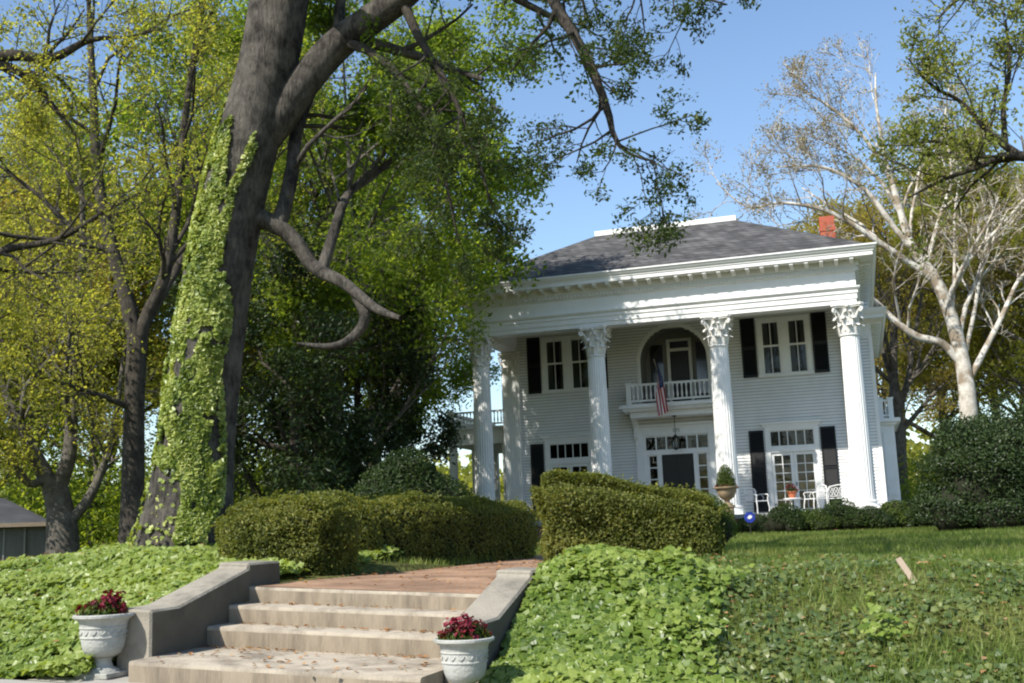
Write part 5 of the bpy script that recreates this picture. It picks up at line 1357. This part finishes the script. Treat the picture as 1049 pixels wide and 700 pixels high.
tree("low_forked_tree", b, "thick grey tree dividing low into several stems behind the shed", "tree",
     [([b, A(64, 545), A(60, 515), A(56, 500)], [0.46, 0.38, 0.34, 0.32], 'nogrow'),
      ([A(56, 505), A(40, 475), A(22, 440), A(0, 390), A(-20, 300), A(-25, 200)], [0.24, 0.2, 0.17, 0.13, 0.09, 0.04]),
      ([A(58, 503), A(70, 470), A(74, 420), A(78, 340), A(85, 240), A(80, 140)], [0.22, 0.19, 0.15, 0.12, 0.08, 0.04]),
      ([A(66, 540), A(88, 515), A(105, 480), A(118, 430), A(130, 340)], [0.16, 0.13, 0.10, 0.08, 0.04]),
      ([A(48, 490), A(30, 495, 28.5), A(10, 470, 28), A(-10, 430, 28)], [0.12, 0.10, 0.08, 0.04])],
     LV3, R, B_grey, dict(per=16, spread=0.27, size=0.11, mat=L_olive, gaps=0.28))
b = gz(at(-120, 585, 16.0)); R = rng(122); A = lambda x, y, d=15.5: at(x, y, d)
tree("side_tree", b, "tree at the left edge reaching dark limbs into the picture high up", "tree",
     [([b, A(-118, 400), A(-105, 200), A(-100, 80), A(-95, -60), A(-90, -200)], [0.4, 0.33, 0.3, 0.27, 0.2, 0.1]),
      ([A(-103, 110), A(-40, 70), A(10, 57), A(52, 60), A(90, 42), A(125, 38)], [0.15, 0.12, 0.085, 0.07, 0.045, 0.02]),
      ([A(-40, 72), A(5, 68), A(35, 85), A(55, 110), A(80, 140)], [0.10, 0.075, 0.06, 0.04, 0.015]),
      ([A(-112, 330), A(-50, 290), A(0, 258), A(60, 245), A(110, 215), A(150, 195)], [0.10, 0.075, 0.06, 0.045, 0.03, 0.012]),
      ([A(-100, 40), A(-30, -40), A(60, -80, 16.5), A(150, -90, 17.5)], [0.18, 0.14, 0.10, 0.04]),
      ([A(-115, 300), A(-60, 310), A(-15, 330), A(8, 360)], [0.10, 0.07, 0.05, 0.02])],
     [dict(n=7, ang=50, ratio=0.42, s0=0.25, rr=0.45, up=0.05, lmax=1.8, rmin=0.010), dict(n=6, ang=45, ratio=0.55, s0=0.25, rr=0.5, up=0.0, lmax=0.95, rmin=0.006), dict(n=4, ang=45, ratio=0.6, s0=0.3, rr=0.6, up=0, lmax=0.5, rmin=0.004)],
     R, B_dark, dict(per=12, spread=0.11, size=0.062, mat=L_olive, gaps=0.28))

# woodland trees further back: a few kinds, each copied
def proto_tree(name, h, sp, seed, leafm, size, per=13, gaps=0.36, bark=B_grey, spread=0.28):
    R = rng(seed); L = auto_limbs((0, 0, 0), h, sp, 11, R, 0.22, 0.28, (R.normal()*0.4, R.normal()*0.4))
    return tree(name, (0, 0, 0), "x", "tree", L, LV3, R, bark, dict(per=per, spread=spread, size=size, mat=leafm, gaps=gaps, gs=0.5))
pa = proto_tree("woodland_tree", 16, 4.6, 130, L_olive, 0.17)
pg = proto_tree("woodland_tree", 17, 4.8, 131, L_green, 0.17)
po = proto_tree("woodland_tree", 15, 4.8, 132, L_gold, 0.17)
used = set()
def plant(proto, px, d, rz, sc, label, group):
    p = gz(at(px, 540, d))
    if proto.name in used: o = copy_tree(proto)
    else: o = proto; used.add(proto.name)
    o.location = tuple(float(a) for a in p); o.rotation_euler = (0, 0, rz); o.scale = (sc,)*3
    tag(o, label, "tree", group); return o
WOODS = [(pa, -40, 36, 0.3, 1.0, "olive spring tree behind the shed roof"), (pg, 30, 46, 1.2, 1.05, "fresh green tree far behind the low-forked trunk"), (po, 95, 40, 2.2, 0.95, "golden-brown spring tree between the shed and the straight trunk"),
         (pg, 235, 44, 4.0, 1.0, "fresh green tree behind the right edge of the oak trunk"), (pa, 300, 48, 5.0, 1.1, "tall olive tree above the first dark evergreen"),
         (pg, 390, 52, 0.9, 1.0, "fresh green tree behind the gap between the two dark evergreens"), (po, 10, 56, 1.9, 1.2, "golden tree deep in the woods at the far left"), (pg, -110, 44, 0.2, 1.1, "green tree at the left edge of the woods"),
         (pg, 335, 37.5, 1.0, 1.22, "tallest green tree beside the house, its crown shading the roof")]
for pr, px, d, rz, sc, lb in WOODS: plant(pr, px, d, rz, sc, lb, "woodland trees on the left")
RIGHTW = [(po, 915, 62, 0.5, 1.15, "golden-brown tree just past the house's right corner"), (po, 975, 66, 2.0, 1.35, "golden-brown tree behind the white sycamore trunk"), (pa, 1030, 60, 3.3, 1.3, "olive tree right of the sycamore trunk"), (pa, 1085, 54, 4.1, 1.3, "olive tree at the right edge behind the holly"),
          (po, 1060, 76, 1.1, 1.4, "golden tree far behind the sycamore's right limbs")]
for pr, px, d, rz, sc, lb in RIGHTW: plant(pr, px, d, rz, sc, lb, "woodland trees on the right")

# brown-stemmed tree at the corner of the house
b = gz(at(924, 520, 52.0)); R = rng(140); A = lambda x, y, d=52.0: at(x, y, d)
tree("bare_tree", b, "slender brown-stemmed tree close to the house's right corner", "tree",
     [([b, A(922, 470), A(919, 420), A(915, 380), A(917, 320), A(925, 240)], [0.34, 0.29, 0.25, 0.22, 0.15, 0.06]),
      ([A(919, 425), A(930, 390), A(936, 350), A(945, 300)], [0.17, 0.14, 0.1, 0.05]), ([A(921, 445), A(938, 425), A(955, 405), A(968, 392)], [0.13, 0.11, 0.08, 0.04]), ([A(917, 400), A(905, 360), A(902, 320), A(900, 270)], [0.12, 0.1, 0.07, 0.03])],
     LV3, R, B_grey, dict(per=4, spread=0.2, size=0.16, mat=L_gold, gaps=0.35))

# white-barked sycamore
b = gz(at(996, 520, 47.0)); R = rng(141); A = lambda x, y, d=47.0: at(x, y, d)
tree("sycamore_tree", b, "white-barked sycamore nearly bare of leaves rising beyond the right side of the roof", "tree",
     [([b, A(994, 460), A(991, 405), A(986, 372), A(976, 330), A(958, 285), A(935, 255), A(922, 215), A(908, 165), A(898, 110), A(897, 75)], [0.44, 0.37, 0.34, 0.31, 0.27, 0.235, 0.20, 0.15, 0.10, 0.065, 0.03]),
      ([A(984, 372), A(965, 352), A(940, 345), A(918, 330), A(895, 308), A(870, 290, 46), A(830, 262, 45), A(790, 232, 44)], [0.194, 0.173, 0.158, 0.144, 0.122, 0.094, 0.065, 0.029]),
      ([A(962, 290), A(930, 268), A(900, 248), A(870, 228), A(840, 214), A(800, 208), A(765, 212), A(735, 188)], [0.158, 0.144, 0.130, 0.108, 0.086, 0.065, 0.043, 0.022]),
      ([A(940, 262), A(915, 232), A(890, 198), A(868, 182), A(845, 172), A(822, 170), A(795, 172)], [0.137, 0.122, 0.108, 0.086, 0.065, 0.043, 0.022]),
      ([A(915, 190), A(892, 150), A(872, 128), A(848, 108), A(826, 95), A(812, 82)], [0.101, 0.086, 0.072, 0.058, 0.043, 0.022]),
      ([A(948, 275), A(962, 225), A(975, 180), A(968, 130), A(972, 90)], [0.108, 0.086, 0.065, 0.043, 0.022]),
      ([A(990, 395), A(1008, 360), A(1026, 325), A(1042, 290), A(1060, 270)], [0.144, 0.130, 0.108, 0.086, 0.058]),
      ([A(986, 375), A(998, 320), A(1005, 280), A(1020, 240), A(1035, 210)], [0.101, 0.086, 0.065, 0.050, 0.022]),
      ([A(975, 330), A(978, 270), A(978, 220), A(985, 170)], [0.086, 0.072, 0.050, 0.022]),
      ([A(925, 225), A(905, 190), A(880, 165), A(855, 150), A(832, 140)], [0.094, 0.072, 0.058, 0.036, 0.022])],
     [dict(n=10, ang=42, ratio=0.38, s0=0.3, rr=0.42, up=0.12, rmin=0.018, wig=0.22), dict(n=7, ang=42, ratio=0.5, s0=0.3, rr=0.6, up=0.1, rmin=0.012, wig=0.22), dict(n=5, ang=42, ratio=0.55, s0=0.3, rr=0.7, up=0.05, rmin=0.009)],
     R, B_syc, dict(per=4, spread=0.16, size=0.11, mat=L_sycb), k0=14)

# right-hand tree whose dark limb reaches in from the edge
b = gz(at(1180, 540, 21.0)); R = rng(142); A = lambda x, y, d=20.0: at(x, y, d)
tree("edge_tree", b, "green tree at the right edge with a dark limb sweeping across the sycamore", "tree",
     [([b, A(1175, 350), A(1160, 250), A(1150, 120), A(1140, 0), A(1130, -130)], [0.42, 0.33, 0.3, 0.27, 0.22, 0.12]),
      ([A(1160, 220), A(1110, 180), A(1060, 163), A(1030, 160), A(1000, 172), A(965, 185), A(930, 203)], [0.16, 0.13, 0.10, 0.08, 0.055, 0.035, 0.014]),
      ([A(1045, 160), A(1028, 148), A(1012, 135), A(985, 105), A(955, 88), A(930, 60)], [0.085, 0.07, 0.055, 0.04, 0.03, 0.012]),
      ([A(1030, 150), A(1028, 110), A(1034, 70), A(1030, 20)], [0.06, 0.05, 0.04, 0.02]),
      ([A(1145, 60), A(1090, 20), A(1040, -5), A(990, -5), A(960, 20)], [0.14, 0.1, 0.07, 0.04, 0.02]),
      ([A(1020, 140), A(990, 150), A(955, 145), A(925, 150)], [0.05, 0.04, 0.03, 0.012])],
     [dict(n=8, ang=50, ratio=0.42, s0=0.3, rr=0.45, up=0.1, lmax=2.2, rmin=0.010), dict(n=6, ang=45, ratio=0.55, s0=0.25, rr=0.5, up=0.05, lmax=1.2, rmin=0.007), dict(n=4, ang=45, ratio=0.6, s0=0.3, rr=0.6, up=0.0, lmax=0.6, rmin=0.005)],
     R, B_dark, dict(per=6, spread=0.13, size=0.09, mat=L_edge, gaps=0.2))

# low woodland floor growth
def undergrowth():
    R = rng(150); n = 90000
    px = np.concatenate([R.uniform(-60, 330, n*3//4), R.uniform(870, 1110, n//4)]); d = np.where(px < 500, R.uniform(34, 60, n), R.uniform(47, 64, n))
    P = np.array([at(a, 540, b) for a, b in zip(px, d)]); g = ground(P[:, 0], P[:, 1])
    P[:, 2] = g+R.random(n)**1.4*np.where(px < 500, 1.6+4.2*vnoise(P[:, 0], P[:, 1], 0.5), 0.8+2.4*vnoise(P[:, 0], P[:, 1], 0.5))
    o = link("undergrowth", leaf_mesh("undergrowth", P, 0.17, L_green, R, 0.55, None, 1, rbase=vnoise(P[:, 0], P[:, 1], 0.6))); tag(o, "tangled green undergrowth along the woodland edge", "undergrowth", kind="stuff")
    n = 60000; px = R.uniform(-300, 1400, n); d = R.uniform(80, 130, n); P = np.array([at(a, 540, b) for a, b in zip(px, d)])
    P[:, 2] = ground(P[:, 0], P[:, 1])+R.random(n)*(3+5*vnoise(P[:, 0], P[:, 1], 0.08))
    n2 = 14000; Q = np.stack([R.uniform(-60, 80, n2), R.uniform(-64, -54, n2), np.zeros(n2)], -1); Q[:, 2] = -1.5+R.random(n2)*(3+6*vnoise(Q[:, 0], Q[:, 1], 0.09))  # unseen leaf mass added behind the camera to cut sky light on the porch
    P = np.concatenate([P, Q])
    o = link("far_woods", leaf_mesh("far_woods", P, 0.75, L_olive, R, 0.7, None, 1, rbase=vnoise(P[:, 0], P[:, 1], 0.2))); tag(o, "distant woods closing the view behind the yard, plus an unseen leaf mass added across the street to block sky light", "woods", kind="stuff")
undergrowth()

# ------------------------------------------------------------------ shed, fence, parked car
def shed():
    p = gz(at(2, 580, 30.0)); root = empty("shed", p, "small grey shed with a blue-grey roof at the far left edge", "shed", rz=0.70)
    b = lambda mb, n, m: mb.build(n, m, root, origin=(0, 0, 0), loc=(0, 0, 0))
    w, dp, h = 1.05, 3.0, 1.2
    b(MB().box(-3.2, w, 0, dp, -0.1, h), "wall", M_shedwall)
    mb = MB(); x0, x1 = -3.4, w+0.2
    mb.add([(x0, -0.3, h-0.04), (x1, -0.3, h-0.04), (x1, dp+0.3, h-0.04), (x0, dp+0.3, h-0.04), (x0, dp/2-0.05, h+0.72), (x1-1.3, dp/2-0.05, h+0.72)], [(0, 1, 5, 4), (2, 3, 4, 5), (1, 2, 5), (3, 0, 4), (3, 2, 1, 0)])
    b(mb, "roof", M_shedroof); b(MB().box(x0-0.02, x1+0.02, -0.33, -0.30, h-0.12, h-0.01), "fascia", M_wood)
    d = b(MB().box(0.0, 0.55, -0.05, -0.003, 0.0, 1.05), "door", M_shedwall); mb = MB()
    for xx in (0.0, 0.51): mb.box(xx, xx+0.04, -0.07, -0.052, 0, 1.05)
    b(mb, "door_trim", M_curtain)
shed()
def fence():
    p = gz(at(58, 572, 31.0)); root = empty("board_fence", p, "short weathered board fence between the shed and the low-forked tree", "fence", rz=YAW)
    b = lambda mb, n, m: mb.build(n, m, root, origin=(0, 0, 0), loc=(0, 0, 0))
    for k in range(6): b(MB().box(-0.5+0.18*k, -0.37+0.18*k, 0, 0.025, -0.1, 0.95+0.03*math.sin(k*3)), "picket", M_shedwall)
    b(MB().box(-0.55, 0.6, 0.028, 0.07, 0.2, 0.28).box(-0.55, 0.6, 0.028, 0.07, 0.7, 0.78), "rail", M_shedwall)
fence()
def car():
    p = gz(at(990, 524, 40.0)); root = empty("parked_car", p, "white car with red tail lights half hidden behind the holly bush", "car", rz=YAW+0.35)
    b = lambda mb, n, m, **k: mb.build(n, m, root, origin=(0, 0, 0), loc=(0, 0, 0), **k)
    prof = [(-2.15, 0.32), (-2.2, 0.62), (-2.1, 0.86), (-1.55, 0.93), (-1.0, 1.33), (-0.4, 1.42), (0.45, 1.38), (1.1, 0.96), (1.95, 0.84), (2.2, 0.62), (2.2, 0.34)]
    body = b(MB().prism(prof, 'x', -0.86, 0.86), "body", M_carpaint, bevel=0.04)
    gl = [(-1.38, 0.97), (-0.95, 1.28), (-0.4, 1.36), (0.42, 1.32), (0.98, 0.99)]
    b(MB().prism(gl, 'x', -0.868, -0.862), "side_window", M_carglass); b(MB().prism(gl, 'x', 0.862, 0.868), "side_window", M_carglass)
    b(MB().add([(-0.7, -1.53, 0.965), (0.7, -1.53, 0.965), (0.62, -1.06, 1.31), (-0.62, -1.06, 1.31)], [(0, 1, 2, 3)]), "rear_window", M_carglass)
    for s in (-1, 1):
        b(MB().box(s*0.68-0.15, s*0.68+0.15, -2.235, -2.16, 0.62, 0.84), "tail_light", M_tail, bevel=0.01)
        for y in (-1.35, 1.38):
            w = b(MB().prism([(y+0.33*math.cos(t*math.pi/10), 0.33+0.33*math.sin(t*math.pi/10)) for t in range(20)], 'x', s*0.78-0.10, s*0.78+0.10), "tyre", M_rubber)
            b(MB().prism([(y+0.19*math.cos(t*math.pi/8), 0.33+0.19*math.sin(t*math.pi/8)) for t in range(16)], 'x', s*0.885-0.01, s*0.885+0.005), "rim", M_steel)
    b(MB().box(-0.86, 0.86, -2.27, -2.16, 0.36, 0.52), "bumper", M_steel, bevel=0.02)
car()
